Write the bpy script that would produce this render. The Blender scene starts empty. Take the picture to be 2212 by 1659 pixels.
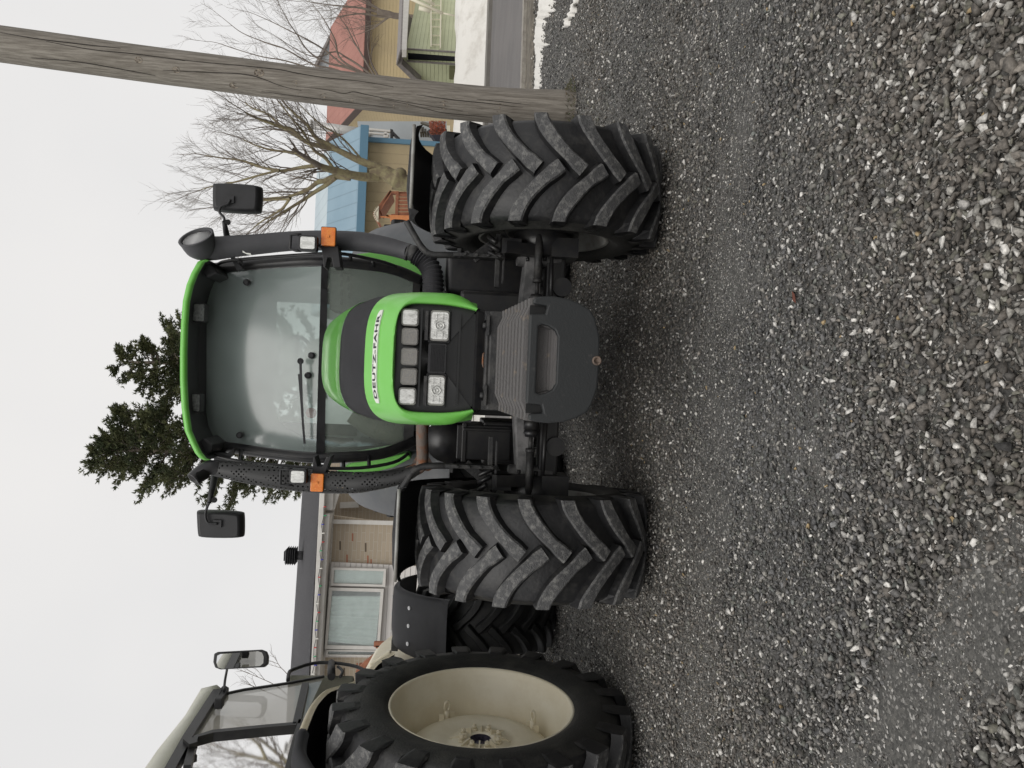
import bpy, bmesh, math, random
import numpy as np
from mathutils import Vector, Matrix, noise as mnoise

rnd = random.Random(7)
PI = math.pi
scene = bpy.context.scene
C = scene.collection

# ------------------------------------------------------------------ camera
CAMH, PITCH, ROLL, FPX = 1.08, math.radians(4.8), math.radians(2.4), 1661.2
Fw = Vector((0, math.cos(PITCH), -math.sin(PITCH)))
U0 = Vector((0, math.sin(PITCH), math.cos(PITCH)))
Rt = Vector((1, 0, 0)) * math.cos(ROLL) + U0 * math.sin(ROLL)
Up = U0 * math.cos(ROLL) - Vector((1, 0, 0)) * math.sin(ROLL)
CO = Vector((0, 0, CAMH))
cam_d = bpy.data.cameras.new('camera')
cam_d.sensor_fit = 'HORIZONTAL'; cam_d.sensor_width = 36.0
cam_d.lens = FPX / 2212 * 36.0
cam_d.clip_end = 2000; cam_d.clip_start = 0.05
cam = bpy.data.objects.new('camera', cam_d); C.objects.link(cam)
rot = Matrix((-Up, Rt, -Fw)).transposed()      # the phone was held on its side
cam.matrix_world = Matrix.Translation(CO) @ rot.to_4x4()
scene.camera = cam

def ray(x, y): return Fw * FPX + Rt * (829.5 - y) + Up * (1106 - x)
def A(x, y, Y):                                 # picture point + distance -> point in the yard
    d = ray(x, y); return CO + d * (Y / d.y)
def AX(x, y, X):
    d = ray(x, y); return CO + d * (X / d.x)
def AP(x, y, P, n):
    d = ray(x, y); return CO + d * ((P - CO).dot(n) / d.dot(n))

# ------------------------------------------------------------------ materials
def sock(n, *names):
    for k in names:
        if k in n.inputs: return n.inputs[k]
def M(name, col, rough=.6, metal=0., col2=None, nscale=6., nlo=.4, nhi=.6, bump=0., bscale=80., coat=0., detail=5., spec=None,
      wave=None, stretch=None):
    m = bpy.data.materials.new(name); m.use_nodes = True
    nt = m.node_tree; N = nt.nodes; L = nt.links
    p = N['Principled BSDF']
    p.inputs['Base Color'].default_value = (*col, 1); p.inputs['Roughness'].default_value = rough
    p.inputs['Metallic'].default_value = metal
    if coat: sock(p, 'Coat Weight').default_value = coat; sock(p, 'Coat Roughness').default_value = .08
    if spec is not None: sock(p, 'Specular IOR Level').default_value = spec
    tc = N.new('ShaderNodeTexCoord'); src = tc.outputs['Object']
    if stretch:
        mp = N.new('ShaderNodeMapping'); mp.inputs['Scale'].default_value = stretch
        L.new(src, mp.inputs['Vector']); src = mp.outputs[0]
    if col2 is not None:
        n = N.new('ShaderNodeTexNoise'); n.inputs['Scale'].default_value = nscale; n.inputs['Detail'].default_value = detail
        n.inputs['Roughness'].default_value = .65
        L.new(src, n.inputs['Vector'])
        r = N.new('ShaderNodeMapRange'); r.inputs['From Min'].default_value = nlo; r.inputs['From Max'].default_value = nhi
        L.new(n.outputs['Fac'], r.inputs['Value'])
        mx = N.new('ShaderNodeMix'); mx.data_type = 'RGBA'
        mx.inputs['A'].default_value = (*col, 1); mx.inputs['B'].default_value = (*col2, 1)
        L.new(r.outputs[0], mx.inputs['Factor']); L.new(mx.outputs['Result'], p.inputs['Base Color'])
        m['mix'] = mx.name
        r2 = N.new('ShaderNodeMapRange'); r2.inputs['To Min'].default_value = max(0, rough - .1); r2.inputs['To Max'].default_value = min(1, rough + .12)
        L.new(n.outputs['Fac'], r2.inputs['Value']); L.new(r2.outputs[0], p.inputs['Roughness'])
    if bump:
        b = N.new('ShaderNodeTexNoise'); b.inputs['Scale'].default_value = bscale; b.inputs['Detail'].default_value = 4
        L.new(src, b.inputs['Vector'])
        bp = N.new('ShaderNodeBump'); bp.inputs['Strength'].default_value = bump; bp.inputs['Distance'].default_value = .01
        L.new(b.outputs['Fac'], bp.inputs['Height']); L.new(bp.outputs[0], p.inputs['Normal'])
    if wave:                                    # (axis, scale per metre, darkening) grooves across siding
        ax, sc, dk = wave
        sp = N.new('ShaderNodeSeparateXYZ'); L.new(tc.outputs['Object'], sp.inputs[0])
        mu = N.new('ShaderNodeMath'); mu.operation = 'MULTIPLY'; mu.inputs[1].default_value = sc; L.new(sp.outputs[ax], mu.inputs[0])
        fr = N.new('ShaderNodeMath'); fr.operation = 'FRACT'; L.new(mu.outputs[0], fr.inputs[0])
        lt = N.new('ShaderNodeMapRange'); lt.inputs['From Min'].default_value = 0; lt.inputs['From Max'].default_value = .12
        L.new(fr.outputs[0], lt.inputs['Value'])
        m2 = N.new('ShaderNodeMix'); m2.data_type = 'RGBA'; m2.blend_type = 'MULTIPLY'; m2.inputs['Factor'].default_value = 1
        inv = N.new('ShaderNodeMapRange'); inv.inputs['To Min'].default_value = 1 - dk; L.new(lt.outputs[0], inv.inputs['Value'])
        cc = N.new('ShaderNodeCombineColor')
        for q in range(3): L.new(inv.outputs[0], cc.inputs[q])
        if col2 is not None: L.new(mx.outputs['Result'], m2.inputs['A'])
        else: m2.inputs['A'].default_value = (*col, 1)
        L.new(cc.outputs[0], m2.inputs['B']); L.new(m2.outputs['Result'], p.inputs['Base Color'])
        bp = N.new('ShaderNodeBump'); bp.inputs['Strength'].default_value = .8; bp.inputs['Distance'].default_value = .015
        L.new(lt.outputs[0], bp.inputs['Height']); L.new(bp.outputs[0], p.inputs['Normal'])
    return m

def glass(name, tint, fog, fogcol, nscale=2.5, rough=.03):
    m = bpy.data.materials.new(name); m.use_nodes = True
    nt = m.node_tree; N = nt.nodes; L = nt.links
    N.remove(N['Principled BSDF']); out = N['Material Output']
    tr = N.new('ShaderNodeBsdfTransparent'); tr.inputs[0].default_value = (*tint, 1)
    df = N.new('ShaderNodeBsdfDiffuse'); df.inputs[0].default_value = (*fogcol, 1)
    gl = N.new('ShaderNodeBsdfGlossy'); gl.inputs['Roughness'].default_value = rough; gl.inputs[0].default_value = (1, 1, 1, 1)
    fr = N.new('ShaderNodeFresnel'); fr.inputs['IOR'].default_value = 1.5
    tc = N.new('ShaderNodeTexCoord')
    n = N.new('ShaderNodeTexNoise'); n.inputs['Scale'].default_value = nscale; n.inputs['Detail'].default_value = 3
    L.new(tc.outputs['Object'], n.inputs['Vector'])
    mr = N.new('ShaderNodeMapRange'); mr.inputs['From Min'].default_value = .3; mr.inputs['From Max'].default_value = .7
    mr.inputs['To Min'].default_value = fog * .75; mr.inputs['To Max'].default_value = fog * 1.25
    L.new(n.outputs['Fac'], mr.inputs['Value'])
    m1 = N.new('ShaderNodeMixShader'); L.new(mr.outputs[0], m1.inputs[0]); L.new(tr.outputs[0], m1.inputs[1]); L.new(df.outputs[0], m1.inputs[2])
    m2 = N.new('ShaderNodeMixShader'); L.new(fr.outputs[0], m2.inputs[0]); L.new(m1.outputs[0], m2.inputs[1]); L.new(gl.outputs[0], m2.inputs[2])
    L.new(m2.outputs[0], out.inputs['Surface'])
    return m

mt = {}
mt['green'] = M('green_paint', (.15, .50, .068), .40, coat=.22, col2=(.185, .53, .11), nscale=5, nlo=.35, nhi=.75, bump=.03, bscale=30)
mt['greyhood'] = M('dark_grey_hood_paint', (.055, .055, .06), .6, col2=(.066, .066, .071), nscale=8, bump=.05, bscale=300)
mt['black'] = M('black_plastic', (.012, .012, .013), .5, col2=(.02, .02, .022), nscale=10, bump=.08, bscale=200)
mt['blackgloss'] = M('black_gloss', (.006, .007, .007), .28, col2=(.01, .01, .01), nscale=10)
mt['satin'] = M('black_satin_paint', (.014, .014, .016), .38, col2=(.024, .023, .022), nscale=14, bump=.05, bscale=120)
mt['mid'] = M('dusty_dark_metal', (.020, .020, .021), .55, col2=(.065, .062, .058), nscale=16, nlo=.42, nhi=.75, bump=.25, bscale=90)
mt['axle'] = M('dusty_grey_metal', (.19, .185, .185), .6, col2=(.09, .09, .09), nscale=12, bump=.2, bscale=90)
mt['weight'] = M('scuffed_cast_weight', (.019, .021, .022), .55, col2=(.055, .053, .05), nscale=25, nlo=.62, nhi=.78, bump=.12, bscale=150)
mt['ridge'] = M('skylit_worn_ridge', (.10, .095, .093), .62, col2=(.20, .16, .12), nscale=22, nlo=.6, nhi=.74, bump=.3, bscale=120)  # base lightened as though the upward ribs catch the sky, plus brown wear
mt['rubber'] = M('tyre_rubber', (.014, .014, .015), .48, col2=(.05, .048, .045), nscale=16, nlo=.5, nhi=.8, bump=.2, bscale=60)
mt['lug'] = M('worn_lug_rubber', (.065, .065, .066), .62, col2=(.26, .255, .24), nscale=38, nlo=.48, nhi=.80, bump=.6, bscale=160, detail=8)
mt['sidewall'] = M('dusty_sidewall_rubber', (.018, .018, .017), .6, col2=(.05, .048, .042), nscale=7, nlo=.45, nhi=.75, bump=.3, bscale=90)
mt['rubbershade'] = M('shaded_tyre_rubber', (.006, .006, .007), .6, col2=(.015, .015, .014), nscale=12)  # rubber darkened to carry the shade the half-hidden tyres stand in
mt['rimgrey'] = M('silver_grey_rim_paint', (.33, .33, .31), .45, col2=(.22, .21, .19), nscale=9)
mt['cream'] = M('cream_paint', (.83, .77, .61), .42, col2=(.76, .69, .52), nscale=4, coat=.15, bump=.03, bscale=60)
mt['creamroof'] = M('cream_white_roof_paint', (.66, .65, .56), .4, col2=(.6, .59, .5), nscale=4)
mt['boltbrown'] = M('brown_grey_bolt', (.10, .075, .06), .6, col2=(.17, .12, .09), nscale=60, bump=.5)
mt['hubdark'] = M('purple_grey_hub', (.03, .028, .05), .5, col2=(.1, .09, .12), nscale=30)
mt['rust'] = M('rusty_exhaust_pipe', (.16, .13, .11), .7, col2=(.22, .09, .04), nscale=14, nlo=.45, nhi=.6, bump=.4, bscale=90)
mt['steel'] = M('bright_steel', (.55, .55, .55), .4, metal=.7)
mt['orange'] = M('orange_lens', (.75, .17, .01), .25, col2=(.8, .24, .02), nscale=30, bump=.3, bscale=250, coat=.5)
mt['white'] = M('white_badge', (.75, .76, .72), .5, col2=(.65, .66, .6), nscale=30)
mt['letter'] = M('dark_lettering', (.03, .03, .035), .6)
mt['mesh'] = M('grey_grille_mesh', (.34, .335, .33), .6, bump=1., bscale=420, col2=(.44, .42, .38), nscale=260, nlo=.45, nhi=.55, detail=1)
mt['lens'] = M('clear_lamp_lens', (.62, .62, .59), .10, metal=.3, col2=(.85, .85, .82), nscale=50, bump=.7, bscale=120, stretch=(1, 1, .25), coat=.6)
mt['lensdark'] = M('dark_lamp_lens', (.14, .15, .15), .2, bump=.5, bscale=200, col2=(.24, .25, .24), nscale=60)
mt['reflector'] = M('lamp_reflector', (.6, .6, .57), .2, metal=.6)
mt['mirror'] = M('mirror_glass', (.85, .85, .85), .02, metal=1.)
mt['seat'] = M('seat_fabric', (.05, .05, .055), .85, bump=.3)
mt['interior'] = M('grey_cab_interior', (.11, .12, .115), .8, col2=(.15, .16, .15))
mt['duct'] = M('beige_dash_plastic', (.18, .18, .14), .7, col2=(.22, .215, .17))
mt['glass'] = glass('hazy_cab_glass', (.80, .88, .85), .36, (.62, .72, .69), 1.4, .16)
mt['fogged'] = glass('fogged_cab_pane', (.8, .86, .84), .62, (.78, .86, .84), 1.8, .2)
mt['glasslow'] = glass('lower_cab_glass', (.80, .88, .82), .33, (.50, .56, .50), 2.2)
mt['glass2'] = glass('cab_glass', (.72, .76, .74), .08, (.5, .5, .48))
mt['glass3'] = glass('reflection_veil_glass', (.62, .62, .60), .62, (.50, .47, .42), 1.2, .03)  # beige diffuse veil stands in for the cream reflection on the pane
mt['fendergrey'] = M('grey_rear_fender', (.23, .24, .255), .40, col2=(.27, .275, .285), nscale=5)

# ------------------------------------------------------------------ mesh helpers
def newbm(): return bmesh.new()
def box(bm, c, s, rz=0, mat=0, R=None):
    c = Vector(c); hx, hy, hz = s[0] / 2, s[1] / 2, s[2] / 2
    R = R or Matrix.Rotation(rz, 3, 'Z')
    vs = [bm.verts.new(c + R @ Vector((a * hx, b * hy, d * hz))) for a in (-1, 1) for b in (-1, 1) for d in (-1, 1)]
    for f in ((0, 1, 3, 2), (4, 6, 7, 5), (0, 4, 5, 1), (2, 3, 7, 6), (0, 2, 6, 4), (1, 5, 7, 3)):
        fc = bm.faces.new([vs[i] for i in f]); fc.material_index = mat
    return vs
def prism(bm, pts, ext, mat=0):
    """a flat outline (3-D points in order) given real thickness along ext"""
    ext = Vector(ext); a = [bm.verts.new(p) for p in pts]; b = [bm.verts.new(Vector(p) + ext) for p in pts]
    n = len(pts); fs = [bm.faces.new(a), bm.faces.new(b[::-1])]
    for i in range(n):
        j = (i + 1) % n; fs.append(bm.faces.new((a[j], a[i], b[i], b[j])))
    for f in fs: f.material_index = mat
    return fs
def frames(pts):
    out = []; prev = None
    for i, p in enumerate(pts):
        t = (pts[min(i + 1, len(pts) - 1)] - pts[max(i - 1, 0)]).normalized()
        if prev is None:
            a = Vector((0, 0, 1)) if abs(t.z) < .9 else Vector((1, 0, 0))
            n = t.cross(a).normalized()
        else: n = (prev - t * prev.dot(t)).normalized()
        prev = n; out.append((t, n, t.cross(n)))
    return out
def tube(bm, pts, r, n=10, caps=True, mat=0, flat=None):
    pts = [Vector(p) for p in pts]; fr = frames(pts); rings = []
    for i, (p, (t, a, b)) in enumerate(zip(pts, fr)):
        ri = r[i] if isinstance(r, (list, tuple)) else r
        rings.append([bm.verts.new(p + (a * math.cos(2 * PI * k / n) + b * math.sin(2 * PI * k / n)) * ri) for k in range(n)])
    for i in range(len(rings) - 1):
        for k in range(n):
            f = bm.faces.new((rings[i][k], rings[i][(k + 1) % n], rings[i + 1][(k + 1) % n], rings[i + 1][k]))
            f.smooth = True; f.material_index = mat
    if caps and n > 2:
        for q in (rings[0][::-1], rings[-1]):
            f = bm.faces.new(q); f.material_index = mat
    return rings
def rbar(bm, pts, w, d, side=Vector((1, 0, 0)), mat=0):
    """bar of rectangular section w (along side) x d"""
    pts = [Vector(p) for p in pts]; rings = []
    for i, p in enumerate(pts):
        t = (pts[min(i + 1, len(pts) - 1)] - pts[max(i - 1, 0)]).normalized()
        s = (side - t * side.dot(t)).normalized(); q = t.cross(s)
        rings.append([bm.verts.new(p + s * a * w / 2 + q * b * d / 2) for a, b in ((-1, -1), (1, -1), (1, 1), (-1, 1))])
    for i in range(len(rings) - 1):
        for k in range(4): bm.faces.new((rings[i][k], rings[i][(k + 1) % 4], rings[i + 1][(k + 1) % 4], rings[i + 1][k])).material_index = mat
    bm.faces.new(rings[0][::-1]).material_index = mat; bm.faces.new(rings[-1]).material_index = mat
def smoothpath(pts, k=4):
    pts = [Vector(p) for p in pts]; out = []
    for i in range(len(pts) - 1):
        p0 = pts[max(i - 1, 0)]; p1 = pts[i]; p2 = pts[i + 1]; p3 = pts[min(i + 2, len(pts) - 1)]
        for j in range(k):
            t = j / k
            out.append(.5 * ((2 * p1) + (p2 - p0) * t + (2 * p0 - 5 * p1 + 4 * p2 - p3) * t * t + (3 * p1 - p0 - 3 * p2 + p3) * t ** 3))
    out.append(pts[-1]); return out
def lathe(bm, prof, n=48, mat=0, smooth=True, mats=None):
    """prof = (x, r) turned about the x axis"""
    rings = []
    for x, r in prof:
        rings.append([bm.verts.new((x, -r * math.cos(2 * PI * k / n), r * math.sin(2 * PI * k / n))) for k in range(n)] if r > 1e-4 else [bm.verts.new((x, 0, 0))])
    for i in range(len(rings) - 1):
        a, b = rings[i], rings[i + 1]
        for k in range(n):
            if len(a) == 1: q = (a[0], b[(k + 1) % n], b[k])
            elif len(b) == 1: q = (a[k], a[(k + 1) % n], b[0])
            else: q = (a[k], a[(k + 1) % n], b[(k + 1) % n], b[k])
            f = bm.faces.new(q); f.smooth = smooth; f.material_index = mats[i] if mats else mat
def loft(bm, secs, mat=0, smooth=True, closed=False, capends=False, mats=None):
    rows = [[bm.verts.new(p) for p in s] for s in secs]; n = len(rows[0])
    for i in range(len(rows) - 1):
        for k in range(n if closed else n - 1):
            f = bm.faces.new((rows[i][k], rows[i][(k + 1) % n], rows[i + 1][(k + 1) % n], rows[i + 1][k]))
            f.smooth = smooth; f.material_index = mats[i] if mats else mat
    if capends:
        bm.faces.new(rows[0][::-1]).material_index = mat; bm.faces.new(rows[-1]).material_index = mat
    return rows
def rrect(c, w, h, r, k=4, ax=Vector((1, 0, 0)), ay=Vector((0, 0, 1))):
    out = []; c = Vector(c)
    for i, (sx, sy) in enumerate(((1, 1), (-1, 1), (-1, -1), (1, -1))):
        for j in range(k + 1):
            a = (i + j / k) * PI / 2
            out.append(c + ax * (sx * (w / 2 - r) + r * math.cos(a)) + ay * (sy * (h / 2 - r) + r * math.sin(a)))
    return out
def xform(bm, mtx): bmesh.ops.transform(bm, matrix=mtx, verts=bm.verts)
def bevel(bm, w, seg=2, ang=.6):
    bmesh.ops.remove_doubles(bm, verts=bm.verts, dist=1e-5)
    es = [e for e in bm.edges if len(e.link_faces) == 2 and e.calc_face_angle(0) > ang]
    bmesh.ops.bevel(bm, geom=es, offset=w, segments=seg, affect='EDGES', profile=.6, clamp_overlap=True)

def chaikin(pts, k=2):
    for _ in range(k):
        out = []
        for i in range(len(pts)):
            a, b = pts[i], pts[(i + 1) % len(pts)]
            out += [(a[0] * .75 + b[0] * .25, a[1] * .75 + b[1] * .25), (a[0] * .25 + b[0] * .75, a[1] * .25 + b[1] * .75)]
        pts = out
    return pts
def wloc(o):
    v = Vector((0, 0, 0))
    while o: v += o.location; o = o.parent
    return v
def obj(name, bm, mats, parent=None, loc=None, smooth=None, normals=True):
    """link one mesh object; vertices arrive in yard coordinates"""
    if not isinstance(mats, (list, tuple)): mats = [mats]
    me = bpy.data.meshes.new(name)
    base = wloc(parent) if parent else Vector(loc if loc is not None else (0, 0, 0))
    if loc is not None and parent: base = Vector(loc)
    if normals: bmesh.ops.recalc_face_normals(bm, faces=bm.faces)
    bmesh.ops.translate(bm, vec=-base, verts=bm.verts)
    if smooth is not None:
        for f in bm.faces: f.smooth = smooth
    bm.to_mesh(me); bm.free()
    for m in mats: me.materials.append(mt[m] if isinstance(m, str) else m)
    o = bpy.data.objects.new(name, me); C.objects.link(o)
    if parent: o.parent = parent; o.location = base - wloc(parent)
    else: o.location = base
    return o
def split(name, bm, mats, parent, dist=.03, smooth=None):
    """one object per separate piece (islands whose centres lie closer than dist belong together)"""
    seen = set(); isl = []
    for v in bm.verts:
        if v in seen: continue
        st = [v]; seen.add(v); grp = []
        while st:
            q = st.pop(); grp.append(q)
            for e in q.link_edges:
                o = e.other_vert(q)
                if o not in seen: seen.add(o); st.append(o)
        isl.append((sum((g.co for g in grp), Vector()) / len(grp), grp))
    cl = []
    for c, g in isl:
        for k in cl:
            if (k[0] - c).length < dist: k[1].extend(g); break
        else: cl.append([c, list(g)])
    out = []
    for c, g in cl:
        b = bmesh.new(); mp = {}
        for v in g: mp[v] = b.verts.new(v.co)
        fs = set(f for v in g for f in v.link_faces)
        for f in fs:
            nf = b.faces.new([mp[v] for v in f.verts]); nf.smooth = f.smooth; nf.material_index = f.material_index
        out.append(obj(name, b, mats, parent, loc=c, smooth=smooth))
    bm.free(); return out
def tag(o, label=None, cat=None, group=None, kind=None):
    if label: o['label'] = label
    if cat: o['category'] = cat
    if group: o['group'] = group
    if kind: o['kind'] = kind
    return o
def thing(name, label, cat, loc, group=None):
    o = bpy.data.objects.new(name, None); C.objects.link(o); o.location = Vector(loc); o.empty_display_size = .2
    return tag(o, label, cat, group)

# ------------------------------------------------------------------ tyres
def tyre_bm(R, W, rimr, nl, d=1, lw=.052, lh=.045, L=.21, shoulder=.13):
    bm = newbm(); h = W / 2
    prof = [(.70 * h, rimr - .012), (.86 * h, rimr), (.98 * h, rimr + .05), (1.04 * h, rimr + (R - rimr) * .45), (1.0 * h, R - .15), (.95 * h, R - .09),
            (.86 * h, R - lh - .018), (.5 * h, R - lh - .004), (0, R - lh)]
    prof = prof + [(-x, r) for x, r in prof[-2::-1]]
    lathe(bm, prof, 96, mats=[1, 1, 1, 1, 1, 0, 0, 0, 0, 0, 0, 1, 1, 1, 1, 1])
    def P(x, s, r): a = s / R; return (x, -r * math.cos(a), r * math.sin(a))
    for side in (-1, 1):
        for i in range(nl):
            s0 = (i + (.5 if side > 0 else 0)) * 2 * PI * R / nl
            rows = []; K = 9
            for k in range(K + 1):
                t = k / K; x = side * (-.03 * h + t * 1.03 * h); s = d * L * (1 - (1 - t) ** 1.55)
                dx = side * h; ds = d * L * 1.55 * (1 - t) ** .55
                l = math.hypot(dx, ds); nx, ns = -ds / l, dx / l
                ww = lw * (.50 + .14 * t + (.10 if k <= 1 else 0)) * (1 + .05 * math.sin(i * 3.1 + k)); top = R - .022 * (abs(x) / h) ** 3; base = R - lh - .03 * (abs(x) / h) ** 4 - .006
                if k == K: base = R - .11
                fl = .011
                rows.append([P(x + nx * (ww + fl), s0 + s + ns * (ww + fl), base), P(x + nx * ww, s0 + s + ns * ww, top - .009), P(x + nx * (ww - .008), s0 + s + ns * (ww - .008), top),
                             P(x - nx * (ww - .008), s0 + s - ns * (ww - .008), top), P(x - nx * ww, s0 + s - ns * ww, top - .009), P(x - nx * (ww + fl), s0 + s - ns * (ww + fl), base)])
            # run the lug a little down the sidewall
            ww = lw * .5; s = d * L
            rows.append([P(side * h * 1.02, s0 + s + ww * 1.2, R - shoulder - .01), P(side * h * 1.033, s0 + s + ww * 1.0, R - shoulder + .028), P(side * h * 1.035, s0 + s + ww * .8, R - shoulder + .03), P(side * h * 1.035, s0 + s - ww * .8, R - shoulder + .03),
                         P(side * h * 1.033, s0 + s - ww * 1.0, R - shoulder + .028), P(side * h * 1.02, s0 + s - ww * 1.2, R - shoulder - .01)])
            vs = [[bm.verts.new(p) for p in r_] for r_ in rows]
            for k in range(len(vs) - 1):
                for q, mi in ((0, 0), (1, 2), (2, 2), (3, 2), (4, 0)):
                    f = bm.faces.new((vs[k][q], vs[k][q + 1], vs[k + 1][q + 1], vs[k + 1][q])); f.material_index = mi if k < len(vs) - 2 else 0
            bm.faces.new(vs[0]); bm.faces.new(vs[-1][::-1])
    return bm
def rim_bm(rimr, W, disc_x=.04, hub=.12):
    bm = newbm(); h = W / 2 * .86
    prof = [(h, rimr + .012), (h + .01, rimr + .02), (h + .014, rimr + .01), (h + .006, rimr - .01), (h - .05, rimr - .02), (h - .07, rimr - .05),
            (0, rimr - .07), (-h + .07, rimr - .05), (-h + .05, rimr - .02), (-h - .006, rimr - .01), (-h - .014, rimr + .01), (-h, rimr + .02), (-h, rimr)]
    lathe(bm, prof, 64)
    lathe(bm, [(disc_x, rimr - .065), (disc_x + .01, rimr * .6), (disc_x + .05, hub + .03), (disc_x + .06, hub), (disc_x + .06, 0)], 48)
    lathe(bm, [(disc_x - .012, rimr - .065), (disc_x - .002, rimr * .6), (disc_x + .038, hub + .03), (disc_x + .03, 0)], 48)
    return bm
def wheel(parent, name, ctr, steer, R, W, rimr, nl, d, rimmat='rimgrey', disc_x=.1, flip=1, tm=('rubber', 'sidewall', 'lug'), **kw):
    mtx = Matrix.Translation(Vector(ctr)) @ Matrix.Rotation(steer, 4, 'Z')
    t = tyre_bm(R, W, rimr, nl, d, **kw); xform(t, mtx)
    w = obj('wheel', rim_x(rimr, W, disc_x * flip, mtx), rimmat, parent)
    tag(w, name)
    ty = obj('tyre', t, list(tm), w)
    return w, mtx
def rim_x(rimr, W, dx, mtx):
    b = rim_bm(rimr, W, dx); xform(b, mtx); return b
# ================================================================== GREEN TRACTOR
XC = .10
TR = thing('tractor', 'green and dark grey four wheel drive tractor parked facing the viewer, centre of the picture', 'tractor', (XC, 4.9, 0))
def V3(x, y, z): return Vector((XC + x, y, z))

# ---- front wheels (steered a little)
STEER = math.radians(6.5)
FRW = []
WX = {1: 1.0, -1: -.81}; WS = {1: math.radians(.5), -1: math.radians(3)}
for sx in (-1, 1):
    w, mtx = wheel(TR, None, (WX[sx], 4.10, .60), WS[sx], .615, .50, .335, 18, 1, disc_x=.06, flip=sx, L=.215, lw=.056)
    FRW.append((w, mtx))
# ---- rear wheels
for sx in (-1, 1):
    w, mtx = wheel(TR, None, (XC + sx * .98, 7.0, .86), 0, .87, .54, .48, 20, 1, disc_x=.1, L=.24, lh=.05, tm=('rubbershade', 'rubbershade', 'rubbershade'))

# ---- hood ---------------------------------------------------------
HS = [(3.40, .288, 1.325, .235), (3.44, .296, 1.345, .24), (3.52, .303, 1.395, .25), (3.66, .31, 1.47, .28), (3.80, .315, 1.55, .30),
      (4.02, .305, 1.640, .31), (4.22, .285, 1.725, .31), (4.42, .262, 1.792, .31), (5.05, .27, 1.83, .32)]
def hst(Y):
    Y = min(max(Y, HS[0][0]), HS[-1][0])
    for a, b in zip(HS, HS[1:]):
        if Y <= b[0]:
            t = (Y - a[0]) / (b[0] - a[0]); return [p + (q - p) * t for p, q in zip(a, b)]
    return HS[-1]
HN = 3.3
def hpt(Y, a, off=0.):
    _, w, T, wb = hst(Y); zs = T - .25; s = 1 if a >= 0 else -1; q = abs(a)
    fr = max(0, 1 - (Y - 3.40) / .7)
    w += off; HN_ = HN + .4 * fr
    if q <= .5:
        th = q / .5 * PI / 2; x = w * math.sin(th) ** (2 / HN_); z = zs + (T - zs + off) * max(0, math.cos(th)) ** (2 / HN_)
    else:
        t = (q - .5) / .5; zb = .955; x = w + (wb - w) * t ** 2; z = zs + (zb - zs) * t
    yy = Y + fr * .055 * (x / w) ** 2 + (fr * .05 * max(0, (q - .5) / .5))
    return V3(s * x, yy, z)
def hstrip(Ys, a0, a1, n, mat, name, off=0., parent=TR):
    bm = newbm()
    loft(bm, [[hpt(Y, a0 + (a1 - a0) * i / n, off) for i in range(n + 1)] for Y in Ys])
    bmesh.ops.solidify(bm, geom=list(bm.faces), thickness=.006)
    return obj(name, bm, mat, parent, smooth=True)
fr_ = lambda a, b, n: [a + (b - a) * i / n for i in range(n + 1)]
hood = hstrip(fr_(4.015, 4.5, 6), -.40, .40, 28, 'green', 'hood')
hstrip(fr_(3.665, 4.02, 5), -.40, .40, 28, 'greyhood', 'hood_band', -.003)
for s in (-1, 1):
    hstrip(fr_(3.665, 5.0, 8), s * .405, s * 1, 16, 'greyhood', 'hood_side_panel', -.002)
# green nose surround with rolled front edge
bm = newbm(); n = 56; aa = [-1 + 2 * i / n for i in range(n + 1)]
def inner(a, d, Y):
    k = 1 - (d - .155) * 1.0 if d > .155 else 1.0
    q = abs(a); s_ = 1 if a >= 0 else -1; zt_, zm, zb_ = 1.316, 1.14, .965
    if q <= .5:
        th = q / .5 * PI / 2; x = .243 * math.sin(th) ** (2 / 5.); z = zm + (zt_ - zm) * max(0, math.cos(th)) ** (2 / 5.)
    else:
        t = (q - .5) / .5; x = .243 - .022 * t * t; z = zm + (zb_ - zm) * t
    if d <= .155:
        u_ = (d / .155) ** .8; o = hpt(3.40, a); x = abs(o.x - XC) * (1 - u_) + x * u_; z = o.z * (1 - u_) + z * u_
    return Vector((XC + s_ * x * k, Y + .03 * (x / .243) ** 2, 1.14 + (z - 1.14) * k))
rows = [[hpt(Y, a, .003) for a in aa] for Y in (3.66, 3.60, 3.54, 3.48, 3.43, 3.405)]
rows.append([hpt(3.40, a, -.004) + Vector((0, -.008, 0)) for a in aa])
rows.append([inner(a, .06, 3.394) for a in aa])
rows.append([inner(a, .13, 3.398) for a in aa]); rows.append([inner(a, .155, 3.405) for a in aa]); rows.append([inner(a, .155, 3.46) for a in aa])
loft(bm, rows)
nose = obj('nose_surround', bm, 'green', TR, smooth=True)
# black grille panel behind the opening
bm = newbm()
loft(bm, [[inner(a, .156, 3.450) for a in aa], [inner(a, .4, 3.446) for a in aa], [inner(a, .8, 3.445) for a in aa], [inner(a, 1.14, 3.445) for a in aa]], smooth=True)
box(bm, V3(0, 3.50, 1.10), (.42, .03, .30))
for z in (1.035, 1.205): box(bm, V3(0, 3.435, z), (.44 if z > 1.1 else .42, .022, .008))
grille = obj('grille_panel', bm, 'blackgloss', TR)
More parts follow.
